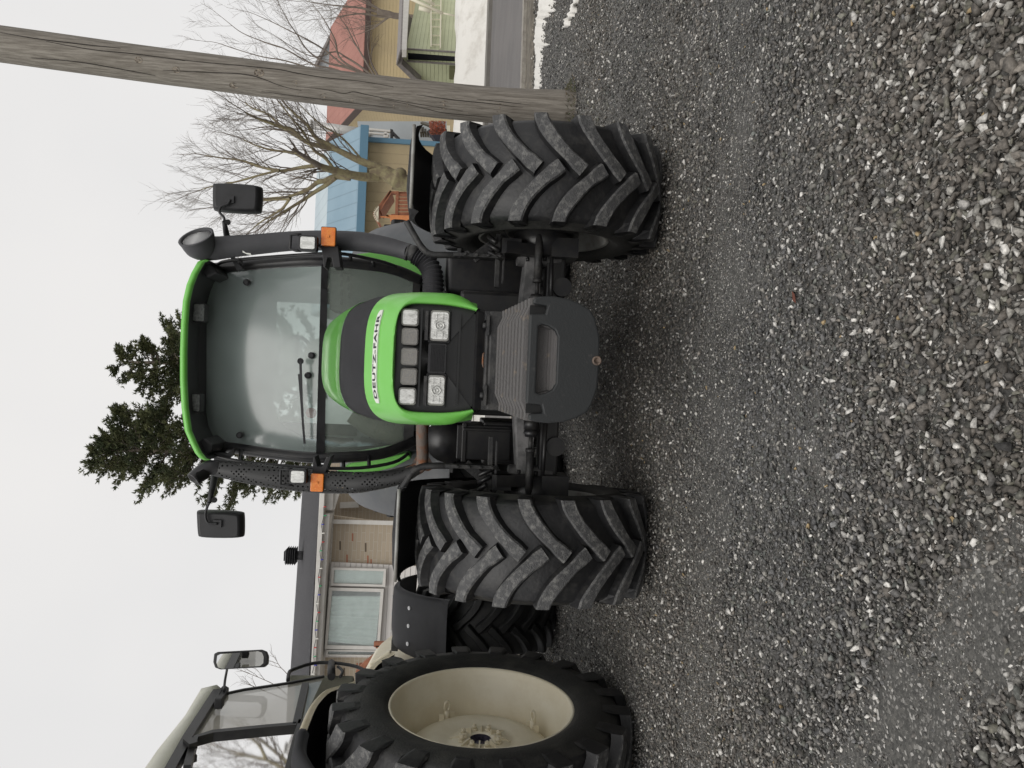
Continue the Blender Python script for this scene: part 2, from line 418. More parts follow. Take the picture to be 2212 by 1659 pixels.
# lamps and mesh squares: px rectangles at the grille
def pxrect(x0, x1, y0, y1, Y): return [A(x0, y0, Y), A(x1, y0, Y), A(x1, y1, Y), A(x0, y1, Y)]
def Z3(x, y): return (658.3 + x * .29763, 548.6 + y * .29763)
def face_rr(x0, x1, y0, y1, Y, r=.012, ins=1.):
    P0 = A((x0 + x1) / 2, (y0 + y1) / 2, Y); w = abs(y1 - y0) / FPX * Y * ins; h = abs(x1 - x0) / FPX * Y * ins
    ax = Vector((1, 0, 0)); az = Vector((0, 0, 1))
    return rrect(P0, w, h, r, 4, ax, az)
def lamp(x0, x1, y0, y1, Y, name, kind='lens', parent=TR, depth=.02, r=.014, frame='rimgrey', inset=.86):
    bm = newbm(); prism(bm, face_rr(x0, x1, y0, y1, Y, r), (0, depth, 0)); bevel(bm, .003, 2)
    o = obj(name, bm, frame, parent)
    bm = newbm(); o1 = face_rr(x0, x1, y0, y1, Y - .002, r, inset); o2 = face_rr(x0, x1, y0, y1, Y - .007, r * .7, inset * .93); c = A((x0 + x1) / 2, (y0 + y1) / 2, Y - .010)
    loft(bm, [o1 + [o1[0]], o2 + [o2[0]]]); cv = bm.verts.new(c); vs = [bm.verts.new(p) for p in o2]
    for i in range(len(vs)): bm.faces.new((vs[i], vs[(i + 1) % len(vs)], cv))
    g = obj('lens', bm, kind, o, smooth=(kind == 'lens')); return o, g
def z3r(x0, x1, y0, y1): a, b = Z3(x0, y0); c, d = Z3(x1, y1); return a, c, b, d
Yl = 3.435
for nm, r_, k in (('work_lamp', (702, 828, 398, 522), 'lens'), ('mesh_square', (703, 825, 537, 660), 'mesh'), ('mesh_square', (699, 822, 682, 807), 'mesh'),
                  ('mesh_square', (695, 817, 828, 950), 'mesh'), ('work_lamp', (680, 808, 970, 1095), 'lens')):
    q = z3r(*r_); e = abs((q[2] + q[3]) / 2 - 770) / 130
    o, g = lamp(*q, Yl - .008 + .03 * e * e, nm, k, frame=('rimgrey' if k == 'lens' else 'mesh'), inset=(.88 if k == 'lens' else .93))
for r_ in ((910, 1050, 410, 632), (890, 1018, 880, 1100)):
    q = z3r(*r_); Yh = Yl + .012
    bm = newbm(); prism(bm, face_rr(q[0] - 4, q[1] + 3, q[2] - 5, q[3] + 5, Yh + .012, .014), (0, .03, 0)); bevel(bm, .003)
    hb = obj('headlight', bm, 'black', TR)
    bm = newbm(); prism(bm, face_rr(*q, Yh, .014), (0, .02, 0)); bevel(bm, .004, 2); obj('housing', bm, 'rimgrey', hb)
    # lens with moulded fields and a round reflector in the middle
    bm = newbm(); prism(bm, face_rr(*q, Yh - .004, .012, .88), (0, .003, 0))
    P0 = A((q[0] + q[1]) / 2, (q[2] + q[3]) / 2, Yh - .006)
    for dx in (-.048, -.03, .03, .048): box(bm, P0 + Vector((dx, 0, 0)), (.0016, .004, .056))
    for dz in (-.014, .014):
        for dx in (-.039, .039): box(bm, P0 + Vector((dx, 0, dz)), (.03, .004, .0014))
    for k in range(5): box(bm, P0 + Vector((.003 + k * .004, -.001, .016)), (.0018, .004, .018), R=Matrix.Rotation(.35, 3, 'Y'))
    obj('lens', bm, 'lens', hb)
    bm = newbm(); ring = [(P0.x + r0 * math.cos(a), P0.y - .004 + dy, P0.z + r0 * math.sin(a)) for r0, dy in ((.0, 0),) for a in (0,)]
    for r0, r1 in ((.017, .021), (.006, .010)):
        lathe(bm, [(0, r0), (.006, r0), (.006, r1), (0, r1)], 20)
    bmesh.ops.transform(bm, matrix=Matrix.Translation(P0 + Vector((0, .001, 0))) @ Matrix.Rotation(-PI / 2, 4, 'Z'), verts=bm.verts)
    obj('bulb_shield', bm, 'reflector', hb)
q = z3r(895, 1025, 650, 865)
bm = newbm(); prism(bm, face_rr(*q, 3.436, .008), (0, .012, 0))
P0 = A((q[0] + q[1]) / 2, (q[2] + q[3]) / 2, 3.434)
for i in range(-9, 10): box(bm, P0 + Vector((i * .0065, 0, 0)), (.0018, .004, .062))
for i in range(-4, 5): box(bm, P0 + Vector((0, 0, i * .007)), (.12, .004, .0018))
obj('grille_mesh', bm, 'black', TR)
bm = newbm()
for r_ in ((862, 906, 400, 640), (860, 886, 885, 1100)):
    q = z3r(*r_); P0 = A((q[0] + q[1]) / 2, (q[2] + q[3]) / 2, 3.437); box(bm, P0, (.13, .010, .014))
split('lamp_bracket', bm, 'mid', TR)
# lower hood body under the grille
bm = newbm()
prism(bm, [V3(-.232, 3.47, .965), V3(.232, 3.47, .965), V3(.215, 3.50, .895), V3(-.215, 3.50, .895)], (0, .3, 0)); bevel(bm, .012)
box(bm, V3(.0, 3.8, 1.08), (.42, .4, .3))
obj('radiator_cowl', bm, 'satin', TR)
bm = newbm()
for s in (-1, 1): tube(bm, [V3(s * .245, 3.53, .985), V3(s * .225, 3.50, .955)], .013, 10)
split('cowl_clip', bm, 'mid', TR)
# badge with lettering wrapped over the brow
def onbrow(x, v, off):
    Y = 3.545 + v * .84; _, w, T, wb = hst(Y); h_n = HN + .4 * max(0, 1 - (Y - 3.40) / .7)
    a = math.copysign(.5 * math.asin(min(1, (abs(x) / (w + .003)) ** (h_n / 2))) / (PI / 2), x)
    p = hpt(Y, a, .003); return p + Vector((x * .25, -.55, .8)).normalized() * off
BL = .2135; BH = .0265
bm = newbm(); secs = []
for i in range(41):
    x = -BL + 2 * BL * i / 40; hh = BH * (1 if 1 < i < 39 else (.85 if i in (1, 39) else .6)); secs.append((x, hh))
top = [bm.verts.new(onbrow(x, h_, .005)) for x, h_ in secs]; botv = [bm.verts.new(onbrow(x, -h_, .005)) for x, h_ in secs]
tb = [bm.verts.new(onbrow(x, h_, -.002)) for x, h_ in secs]; bb = [bm.verts.new(onbrow(x, -h_, -.002)) for x, h_ in secs]
for i in range(40):
    bm.faces.new((botv[i], botv[i + 1], top[i + 1], top[i])); bm.faces.new((top[i], top[i + 1], tb[i + 1], tb[i])); bm.faces.new((bb[i], bb[i + 1], botv[i + 1], botv[i]))
bm.faces.new((botv[0], top[0], tb[0], bb[0])); bm.faces.new((top[-1], botv[-1], bb[-1], tb[-1]))
badge = obj('badge', bm, 'white', TR)
def text_mesh(s, size, width, bold=.02):
    cu = bpy.data.curves.new('t', 'FONT'); cu.body = s; cu.size = size; cu.align_x = 'CENTER'; cu.align_y = 'CENTER'; cu.offset = bold * size; cu.space_character = 1.12
    cu.resolution_u = 3
    t = bpy.data.objects.new('t', cu); C.objects.link(t); bpy.context.view_layer.update()
    me = bpy.data.meshes.new_from_object(t.evaluated_get(bpy.context.evaluated_depsgraph_get()))
    bpy.data.objects.remove(t); bpy.data.curves.remove(cu)
    b = newbm(); b.from_mesh(me); bpy.data.meshes.remove(me)
    bmesh.ops.triangulate(b, faces=b.faces)
    bmesh.ops.subdivide_edges(b, edges=[e for e in b.edges if e.calc_length() > size * .35], cuts=2)
    xs = [v.co.x for v in b.verts]; c = (max(xs) + min(xs)) / 2; k = width / (max(xs) - min(xs))
    ys = [v.co.y for v in b.verts]; cy = (max(ys) + min(ys)) / 2; ky = size / (max(ys) - min(ys))
    for v in b.verts: v.co.x = (v.co.x - c) * k; v.co.y = (v.co.y - cy) * ky
    return b
b = text_mesh('DEUTZ-FAHR', .036, .385, .03)
for v in b.verts: v.co = onbrow(v.co.x, v.co.y, .0062)
obj('badge_lettering', b, 'letter', badge)

# ---- front weights and carrier ------------------------------------
def wout(hw, z0, z1, Y, low=True):
    k = hw / .245
    return [V3(x * k, Y, z) for x, z in ((-.225, z1), (.225, z1), (.240, z1 - .02), (.245, z1 - .06), (.243, z0 + .16), (.228, z0 + .09), (.205, z0 + .035), (.17, z0 + .008), (.12, z0),
                                           (-.12, z0), (-.17, z0 + .008), (-.205, z0 + .035), (-.228, z0 + .09), (-.243, z0 + .16), (-.245, z1 - .06), (-.240, z1 - .02))]
def ring_from_px(pts, Y): return [A(*Z3(*p), Y) for p in pts]
fo = [(1622, 412), (1600, 395), (1605, 345), (1640, 330), (1700, 340), (1722, 360), (1722, 300), (1760, 290), (1830, 300), (1900, 315), (1990, 345), (2070, 385), (2105, 430), (2125, 520), (2138, 650),
      (2148, 760), (2140, 860), (2120, 1000), (2095, 1110), (2060, 1160), (1990, 1185), (1900, 1200), (1800, 1212), (1720, 1214), (1705, 1205), (1712, 1150), (1690, 1155), (1620, 1130), (1590, 1080), (1605, 1062)]
Yw = 2.95
# face slab with the two side notches and the cut-out for the handle
bm = newbm()
hw = .243; zt = A(*Z3(1622, 750), Yw).z; zb = A(*Z3(2142, 750), Yw).z
out = [(-.172, zt), (.172, zt), (.176, zt - .060), (.208, zt - .068), (.214, zt - .012), (.236, zt - .014), (.243, zt - .04), (.246, zt - .09), (.238, zt - .15), (.222, zt - .195), (.20, zt - .235), (.17, zt - .255), (.10, zb + .004), (0, zb)]
out = out + [(-x, z) for x, z in out[-2:1:-1]]
ol = [V3(x, Yw, z) for x, z in out]
# recess opening
rc = [V3(x, Yw, z) for x, z in ((-.128, zt - .035), (.128, zt - .035), (.136, zt - .05), (.130, zt - .075), (.115, zt - .10), (.09, zt - .112), (-.09, zt - .112), (-.115, zt - .10), (-.130, zt - .075), (-.136, zt - .05))]
vo = [bm.verts.new(p) for p in ol]; vi = [bm.verts.new(p) for p in rc]
eo = [bm.edges.new((vo[i], vo[(i + 1) % len(vo)])) for i in range(len(vo))]; ei = [bm.edges.new((vi[i], vi[(i + 1) % len(vi)])) for i in range(len(vi))]
bmesh.ops.triangle_fill(bm, use_beauty=True, edges=eo + ei)
ff = list(bm.faces); ret = bmesh.ops.extrude_face_region(bm, geom=ff)
bmesh.ops.translate(bm, vec=(0, .045, 0), verts=[g for g in ret['geom'] if isinstance(g, bmesh.types.BMVert)])
bevel(bm, .007, 2, .5)
wt = obj('front_weight', bm, 'weight', TR)
bm = newbm()          # ribbed recess bowl
for i in range(8):     # steps, worn and sky-lightened in colour, that lie back into the weight
    t = i / 7; hw_ = .098 + .030 * (1 - t) ** .7; z_ = zt - .110 + .066 * t; prism(bm, [V3(-hw_, Yw + .012 + .07 * t, z_), V3(hw_, Yw + .012 + .07 * t, z_), V3(hw_ - .004, Yw + .024 + .07 * t, z_ + .003), V3(-hw_ + .004, Yw + .024 + .07 * t, z_ + .003)], (0, 0, -.02))
box(bm, V3(0, Yw + .115, zt - .07), (.30, .012, .12)); box(bm, V3(0, Yw + .07, zt - .135), (.25, .10, .02))
for s in (-1, 1): prism(bm, [V3(s * .137, Yw + .03, zt - .03), V3(s * .137, Yw + .11, zt - .03), V3(s * .095, Yw + .11, zt - .12), V3(s * .115, Yw + .03, zt - .12)], (s * .008, 0, 0))
obj('handle_recess', bm, 'ridge', wt)
bm = newbm()
for s in (-1, 1): box(bm, V3(s * .193, Yw + .0475, zt - .034), (.036, .003, .062))  # thin black plates paint the deep shade inside the notches
split('notch_shade', bm, 'blackgloss', wt)
bm = newbm()          # bolt
lathe(bm, [(-.03, .017), (0, .019), (.006, .017), (.006, .012), (-.004, .010), (-.004, 0)], 20)
bmesh.ops.transform(bm, matrix=Matrix.Translation(V3(.004, Yw - .006, zb + .012)) @ Matrix.Rotation(-PI / 2, 4, 'Z'), verts=bm.verts)
obj('bolt', bm, 'boltbrown', wt)
for i in range(9):    # the stack of ribbed weights behind the face slab
    t = (i + 1) / 9; Y = Yw + .045 + i * .046; zt2 = zt + .012 + .085 * t; hw2 = .243 - .022 * t
    bm = newbm()
    oo = [(-hw2 + .03, zt2 - .02), (-hw2 + .05, zt2 - .012), (-hw2 + .075, zt2), (hw2 - .075, zt2), (hw2 - .05, zt2 - .012), (hw2 - .03, zt2 - .02), (hw2, zt2 - .018), (hw2 + .004, zt2 - .08), (hw2 - .03, zb + .08), (-hw2 + .03, zb + .08), (-hw2 - .004, zt2 - .08), (-hw2, zt2 - .018)]
    prism(bm, [V3(x, Y + .006, z) for x, z in oo], (0, .026, 0)); bevel(bm, .006, 2)
    box(bm, V3(0, Y + .04, zt2 - .12), (.36, .02, .14))
    obj('weight_slab', bm, 'ridge', TR)
bm = newbm(); box(bm, V3(0, 3.48, .83), (.44, .16, .15)); box(bm, V3(0, 3.43, .912), (.27, .06, .02)); bevel(bm, .01, 2)
for s in (-1, 1):
    lathe_c = V3(s * .155, 3.42, .912); box(bm, lathe_c, (.09, .08, .012)); tube(bm, [lathe_c, lathe_c + Vector((0, 0, .022))], .013, 6)
    box(bm, V3(s * .2, 3.50, .86), (.04, .14, .13))
obj('weight_carrier', bm, 'mid', TR)
bm = newbm(); tube(bm, smoothpath([V3(-.03, 3.385, .925), V3(-.015, 3.36, .93), V3(.02, 3.355, .93), V3(.03, 3.38, .925)]), .004, 6)
obj('linch_pin', bm, 'rust', TR)
# main frame, engine, fuel tank, battery box --------------------------------
bm = newbm()
box(bm, V3(0, 4.2, .72), (.36, 1.6, .36)); box(bm, V3(0, 5.6, .75), (.6, 1.8, .6)); box(bm, V3(0, 4.5, 1.2), (.5, 1.1, .6)); bevel(bm, .03)
obj('engine_block', bm, 'satin', TR)
bm = newbm(); P0 = A(1048, 597, 4.75); box(bm, (P0.x + .01, 5.05, P0.z - .01), (.27, .6, .52)); bevel(bm, .05, 4)
obj('fuel_tank', bm, 'satin', TR, smooth=True)
bm = newbm(); P0 = A(1044, 955, 4.75); box(bm, (P0.x, 4.95, P0.z), (.21, .5, .33)); box(bm, (P0.x - .0, 4.7, P0.z + .12), (.24, .02, .03)); box(bm, (P0.x + .08, 4.69, P0.z - .02), (.02, .02, .3)); bevel(bm, .006)
bx = newbm(); box(bx, V3(.33, 4.4, .86), (.14, .4, .34)); bevel(bx, .02); obj('hydraulic_block', bx, 'satin', TR)
bb = obj('battery_box', bm, 'satin', TR)
bm = newbm(); P1 = A(1078, 950, 4.72); box(bm, (P1.x - .02, 5.0, P1.z - .05), (.26, .55, .3)); bevel(bm, .012); obj('tool_box', bm, 'satin', TR)
bm = newbm()
P1 = A(985, 960, 4.75); lathe(bm, [(-.05, 0), (-.05, .14), (.05, .14), (.05, 0)], 28); xform(bm, Matrix.Translation(P1 + Vector((.02, .1, .05))) @ Matrix.Rotation(PI / 2, 4, 'Z'))
obj('air_reservoir', bm, 'satin', TR)
# ---- front axle
bm = newbm()
for s in (-1, 1):
    y1 = 4.10
    prism(bm, [V3(s * .12, y1 - .07, .735), V3(s * .60, y1 - .06, .695), V3(s * .62, y1 - .06, .62), V3(s * .12, y1 - .07, .60)], (0, .15, 0))
    tube(bm, [V3(s * .60, y1, .50), V3(s * .60, y1, .74)], .07, 16)
bevel(bm, .012, 2, .9)
ax_ = obj('front_axle', bm, 'axle', TR)
bm = newbm()
box(bm, V3(0, 4.12, .53), (1.3, .14, .10)); box(bm, V3(0, 4.1, .5), (.3, .3, .2))
for s in (-1, 1):
    lathe(bm, [(-.08, 0), (-.08, .05), (.08, .05), (.08, 0)], 20)
bevel(bm, .01)
hubs = newbm()
for s in (-1, 1):
    tube(bm, [V3(s * .42, 4.0, .50), V3(s * .42, 4.2, .50)], .05, 18); tube(bm, [V3(s * .28, 3.98, .56), V3(s * .62, 3.99, .565)], .010, 8)
    tube(hubs, [V3(s * .58, 4.1, .60), V3(s * .74, 4.1, .60)], [.13, .17], 24); tube(hubs, [V3(s * .70, 4.1, .60), V3(s * .80, 4.1, .60)], .19, 24)
    box(hubs, V3(s * .62, 4.06, .50), (.10, .2, .14)); box(hubs, V3(s * .61, 4.04, .78), (.08, .18, .10)); box(hubs, V3(s * .60, 3.98, .72), (.06, .06, .2), R=Matrix.Rotation(.3, 3, 'X'))
    for k in range(3): tube(hubs, [V3(s * (.54 + .04 * k), 3.98 - .02 * k, .82 + .02 * k), V3(s * (.58 + .04 * k), 3.98, .9)], .012, 6)
    for k in range(6): tube(hubs, [V3(s * .575, 4.1 - .10 * math.cos(k), .60 + .10 * math.sin(k)), V3(s * .55, 4.1 - .10 * math.cos(k), .60 + .10 * math.sin(k))], .012, 6)
split('wheel_hub', hubs, 'satin', TR, .35)
split('drive_housing', bm, 'satin', TR, .5)
bm = newbm()
for s in (-1, 1):
    pa = A(1148, 700, 3.97) if s > 0 else A(1138, 893, 3.97)
    zc = .638
    tube(bm, [V3(s * .27, 3.965, zc), V3(s * .33, 3.965, zc)], .040, 16); tube(bm, [V3(s * .33, 3.965, zc), V3(s * .35, 3.965, zc), V3(s * .37, 3.965, zc)], [.034, .040, .030], 16)
split('steering_cylinder', bm, 'satin', TR, .3)
bm = newbm()
for s in (-1, 1):
    tube(bm, [V3(s * .36, 3.965, .638), V3(s * .44, 3.965, .638)], .011, 12); tube(bm, [V3(s * .43, 3.965, .638), V3(s * .68, 3.97, .635)], .021, 14); tube(bm, [V3(s * .43, 3.965, .638), V3(s * .45, 3.965, .638)], .025, 14)
split('tie_rod', bm, 'mid', TR, .4)
# ---- front fenders with their stays
for s in (-1, 1):
    st = WS[s]; ctr = Vector((WX[s], 4.10, .60)); mt4 = Matrix.Translation(ctr) @ Matrix.Rotation(st, 4, 'Z')
    bm = newbm(); secs = []
    r0 = .725
    xi, xo = (-.155, .285) if s > 0 else (-.258, .222)
    for k in range(19):
        ph = math.radians(107 - k * 7)          # 90 = above the hub, smaller = behind it
        row = []
        for x, dr in ((xi, -.035), (xi + .012, -.008), (xi + .05, 0), (0, .012), (xo - .06, .004), (xo - .012, -.008), (xo, -.04)):
            xx = x * s
            row.append(Vector((xx, -(r0 + dr) * -math.cos(ph), (r0 + dr) * math.sin(ph))))
        secs.append(row)
    loft(bm, secs); bmesh.ops.solidify(bm, geom=list(bm.faces), thickness=.012)
    xform(bm, mt4)
    fo_ = obj('front_fender', bm, 'black', TR, smooth=True)
    bm = newbm(); row = []
    for i in range(9):
        x = (xi + .01 + (xo - xi - .02) * i / 8) * s; row.append(mt4 @ Vector((x, (r0 + .006) * math.cos(math.radians(107.5)), (r0 + .008) * math.sin(math.radians(107.5)))))
    tube(bm, row, .009, 8); obj('edge_lip', bm, 'rimgrey', fo_)
    # bent tube stay from the fender down to the knuckle
    bm = newbm()
    if s > 0: pts = [A(878, 478, 3.98), A(893, 505, 3.98), A(912, 535, 3.98), A(930, 549, 3.98), A(960, 551, 3.98), A(992, 551, 4.0)]
    else: pts = [A(866, 1060, 3.98), A(878, 1040, 3.98), A(893, 1018, 3.98), A(912, 1008, 3.98), A(940, 1006, 3.98), A(975, 1006, 4.0)]
    tube(bm, smoothpath(pts), .017, 10); obj('fender_stay', bm, 'mid', fo_)
    bm = newbm(); e = pts[-1]
    box(bm, e + Vector((0, .02, -.1)), (.02, .10, .26)); box(bm, e + Vector((s * .06, .05, -.16)), (.22, .03, .05), R=Matrix.Rotation(s * .9, 3, 'Y')); box(bm, e + Vector((s * .01, 0, .0)), (.05, .03, .02))
    box(bm, e + Vector((-s * .02, 0, -.20)), (.28, .03, .025)); box(bm, e + Vector((-s * .03, -.02, -.23)), (.22, .012, .012))
    for k in range(4): tube(bm, [e + Vector((0, -.03, -.03 - .06 * k)), e + Vector((0, -.05, -.03 - .06 * k))], .009, 6)
    bevel(bm, .003); obj('fender_bracket', bm, 'mid', fo_)
# ---- rear fenders
for s in (-1, 1):
    bm = newbm(); secs = []
    for k in range(15):
        ph = math.radians(172 - k * 9); r0 = 1.11
        row = []
        for x, dr in ((.58, -.02), (.62, 0), (.8, .012), (.94, .005), (1.05, -.03), (1.13, -.08), (1.19, -.15), (1.225, -.24), (1.24, -.33)):
            row.append(V3(s * x + (-.03 if s > 0 else .0), 7.0 - (r0 + dr) * -math.cos(ph) * 1.0, .88 + (r0 + dr) * math.sin(ph)))
        secs.append(row)
    loft(bm, secs); bmesh.ops.solidify(bm, geom=list(bm.faces), thickness=.015)
    obj('rear_fender', bm, 'fendergrey', TR, smooth=True)
    bm = newbm()
    if s > 0: pg = [(768, 549), (800, 545), (860, 553), (905, 572), (918, 590), (905, 600), (860, 585), (800, 568)]
    else: pg = [(718, 1024), (735, 1031), (800, 1022), (850, 1010), (888, 990), (880, 978), (830, 990), (760, 1000)]
    prism(bm, [A(x, y, 5.75) for x, y in pg], (0, .5, 0)); bevel(bm, .01)
    obj('body_side_panel', bm, 'green', TR)

# ---- cab ----------------------------------------------------------
PR = [(440, 582, 5.22), (500, 576, 5.16), (600, 568, 5.08), (695, 564, 5.02), (800, 573, 5.08), (860, 585, 5.14), (908, 606, 5.22)]
PL = [(436, 957, 5.22), (500, 967, 5.16), (600, 981, 5.08), (690, 989, 5.02), (800, 984, 5.08), (850, 972, 5.14), (893, 952, 5.22)]
bm = newbm()
for P_ in (PR, PL): tube(bm, smoothpath([A(*p) for p in P_]), [.036] * 25, 12)
split('cab_pillar', bm, 'satin', TR, .3)
bm = newbm()
gy = lambda P_, x: next((Vector((a[0], a[1], a[2])).lerp(Vector(b), (x - a[0]) / (b[0] - a[0])) for a, b in zip(P_, P_[1:]) if a[0] <= x <= b[0]), Vector(P_[-1]))
def across(x, t, tl=None, bulge=.07):
    xr = x; xl = x if tl is None else tl
    r_ = gy(PR, xr); l_ = gy(PL, xl); p = r_.lerp(l_, t)
    w = 4 * t * (1 - t); return A(p.x, p.y, p.z - bulge * w)
def bandstrip(rows, mat, name, n=14, thick=.0, parent=TR):
    bm = newbm(); loft(bm, [[across(xr, i / n, xl) + Vector((0, dy, 0)) for i in range(n + 1)] for xr, xl, dy in rows])
    if thick: bmesh.ops.solidify(bm, geom=list(bm.faces), thickness=thick)
    return obj(name, bm, mat, parent, smooth=True)
bandstrip([(446, 437, 0), (520, 515, 0), (600, 590, 0), (696, 685, 0)], 'glass', 'windscreen')
bandstrip([(706, 696, 0), (760, 750, 0), (830, 815, 0), (895, 873, 0)], 'glasslow', 'lower_windscreen')
bandstrip([(695, 683, -.012), (709, 702, -.012)], 'black', 'windscreen_bar', thick=.02)
bandstrip([(893, 871, -.01), (908, 893, -.01)], 'satin', 'cab_sill', thick=.03)
bandstrip([(440, 436, .03), (462, 455, .035)], 'satin', 'windscreen_header', thick=.03)
# side, rear frame and panes
cor = {}
for s, P_ in ((1, PR), (-1, PL)):
    t0 = A(*P_[0]); m0 = A(*P_[3]); b0 = A(*P_[-1]); cor[s] = (t0, m0, b0)
    rt = Vector((XC + s * .56, 6.35, 2.62)); rm = Vector((XC + s * .62, 6.5, 1.90)); rb = Vector((XC + s * .56, 6.35, 1.30))
    bm = newbm(); tube(bm, smoothpath([rt, rm, rb]), .045, 8); mid_t = Vector((XC + s * .6, 5.75, 2.64)); mid_b = Vector((XC + s * .66, 5.8, 1.9)); mid_c = Vector((XC + s * .58, 5.75, 1.25))
    tube(bm, smoothpath([mid_t, mid_b, mid_c]), .035, 8); obj('rear_post', bm, 'satin', TR)
    bm = newbm(); loft(bm, [[t0, m0, b0], [mid_t, mid_b, mid_c], [rt, rm, rb]], smooth=False); obj('side_glass', bm, 'fogged', TR)
bm = newbm(); v = [Vector((XC + a * .56, 6.36, z)) for a, z in ((-1, 2.6), (1, 2.6), (1.08, 1.7), (-1.08, 1.7))]
bm.faces.new([bm.verts.new(p) for p in v]); obj('rear_window', bm, 'fogged', TR)
bm = newbm()   # headliner, rear wall, floor
box(bm, V3(0, 5.8, 2.66), (1.1, 1.2, .05)); box(bm, V3(0, 6.38, 1.48), (1.2, .05, .42)); box(bm, V3(0, 6.33, 2.55), (1.1, .06, .14)); box(bm, V3(0, 5.75, 1.24), (1.05, 1.2, .06))
for s in (-1, 1): box(bm, V3(s * .53, 6.33, 2.2), (.09, .06, .8))
obj('cab_lining', bm, 'interior', TR)
bm = newbm()
box(bm, V3(.02, 6.05, 1.62), (.48, .46, .14)); box(bm, V3(.02, 6.28, 1.86), (.44, .12, .40), R=Matrix.Rotation(-.12, 3, 'X')); bevel(bm, .04, 3)
seat = obj('seat', bm, 'seat', TR, smooth=True)
bm = newbm(); box(bm, V3(.02, 6.05, 1.42), (.34, .36, .3)); obj('seat_base', bm, 'interior', seat)
# steering wheel, dash and console
bm = newbm(); ctr = A(640, 788, 5.62); R_ = Matrix.Rotation(-.55, 3, 'X')
ringp = [ctr + R_ @ Vector((.20 * math.cos(a), .0 + .20 * math.sin(a), 0)) for a in [2 * PI * i / 32 for i in range(33)]]
tube(bm, ringp, .014, 8, caps=False)
for a in (0, 2.1, 4.2): tube(bm, [ctr, ctr + R_ @ Vector((.2 * math.cos(a), .2 * math.sin(a), 0))], .012, 6)
sw = obj('steering_wheel', bm, 'black', TR)
bm = newbm()
prism(bm, [A(668, 735, 5.35), A(655, 760, 5.35), A(655, 815, 5.35), A(668, 840, 5.35), A(720, 850, 5.35), A(900, 840, 5.35), A(900, 730, 5.35), A(720, 722, 5.35)], (0, .22, 0)); bevel(bm, .03, 3)
obj('dashboard', bm, 'duct', TR, smooth=True)
bm = newbm()
tube(bm, smoothpath([A(760, 895, 5.45), A(800, 920, 5.45), A(845, 935, 5.4), A(870, 935, 5.4)]), [.06, .062, .065, .068, .07, .072, .075, .076, .078, .08, .08, .08, .08], 14)
for k in range(5):
    p0 = A(845 + 6 * k, 928 + 2 * k, 5.35); tube(bm, [p0 + Vector((-.09, 0, 0)), p0 + Vector((.08, 0, 0))], .006, 6)
obj('heater_duct', bm, 'duct', TR)
bm = newbm()
prism(bm, [A(712, 590, 5.6), A(712, 668, 5.6), A(770, 680, 5.6), A(905, 690, 5.6), A(905, 600, 5.6)], (0, .3, 0))
obj('side_console', bm, 'interior', TR)
bm = newbm()
for k in range(4): box(bm, A(738, 592 + 20 * k, 5.58), (.045, .01, .016), R=Matrix.Rotation(.15, 3, 'Y'))
for k in range(3): box(bm, A(752 + k, 602 + 18 * k, 5.58), (.04, .01, .014), R=Matrix.Rotation(.15, 3, 'Y'))
obj('console_vent', bm, 'black', TR)
bm = newbm(); tube(bm, [A(690, 640, 5.3), A(655, 640, 5.3), A(650, 645, 5.3)], .014, 8); tube(bm, [A(672, 648, 5.3), A(668, 638, 5.3)], .02, 8); tube(bm, [A(640, 636, 5.9), A(588, 643, 5.9)], .006, 6); tube(bm, [A(588, 643, 5.9), A(584, 643, 5.9)], .02, 10)
split('control_lever', bm, 'black', TR, .3)
bm = newbm(); bmesh.ops.create_icosphere(bm, subdivisions=2, radius=.04); xform(bm, Matrix.Translation(A(672, 892, 5.6))); obj('lever_knob', bm, M('red_knob', (.45, .04, .02), .4), TR, smooth=True)
# wiper and glass knobs
Yg = 4.93
bm = newbm(); tube(bm, [A(649, 780, Yg - .01), A(649, 780, Yg - .045)], .02, 14); rbar(bm, [A(649, 780, Yg - .04), A(650, 812, Yg - .035), A(651, 842, Yg - .03)], .014, .012, Vector((0, 0, 1))); 
wp = obj('wiper', bm, 'black', TR)
bm = newbm(); rbar(bm, [A(646, 808, Yg - .02), A(651, 865, Yg - .005), A(654, 910, Yg + .0), A(658, 958, Yg + .03)], .012, .014, Vector((0, 0, 1))); rbar(bm, [A(651, 842, Yg - .03), A(652, 870, Yg - .02), A(654, 900, Yg - .012)], .014, .006, Vector((0, 0, 1)))
obj('wiper_blade', bm, 'black', wp)
bm = newbm()
for x, y, Y in ((673, 768, 4.95), (665.5, 811, 4.95), (533, 610, 5.07), (518, 940, 5.07)):
    p0 = A(x, y, Y); tube(bm, [p0 + Vector((0, .03, 0)), p0 + Vector((0, -.012, 0)), p0 + Vector((0, -.02, 0))], [.021, .021, .012], 16)
split('glass_knob', bm, 'black', TR)
# roof
Yr = 4.78
rp = [(446, 563), (437, 560), (426, 565), (412, 590), (402, 615), (394, 650), (390, 700), (388, 760), (388, 820), (391, 880), (398, 930), (410, 958), (420, 978), (430, 990), (440, 994)]
fe = [A(x, y, Yr) for x, y in rp]
bm = newbm(); secs = []
dn = Vector((0, 0, -.036))
cx = XC - .01
secs.append([p + dn + Vector((0, .03, 0)) for p in fe]); secs.append([p + dn for p in fe]); secs.append([p + Vector((0, -.006, -.016)) for p in fe]); secs.append([p + Vector((0, .004, -.001)) for p in fe])
for Y, sx, dz in ((4.86, 1.0, .015), (5.1, 1.04, .04), (5.6, 1.06, .05), (6.2, 1.05, .03), (6.6, 1.0, -.02), (6.7, .97, -.07)):
    secs.append([Vector((cx + (p.x - cx) * sx, Y, p.z + dz)) for p in fe])
loft(bm, secs)
roof = obj('roof', bm, 'green', TR, smooth=True)
bm = newbm(); secs = []
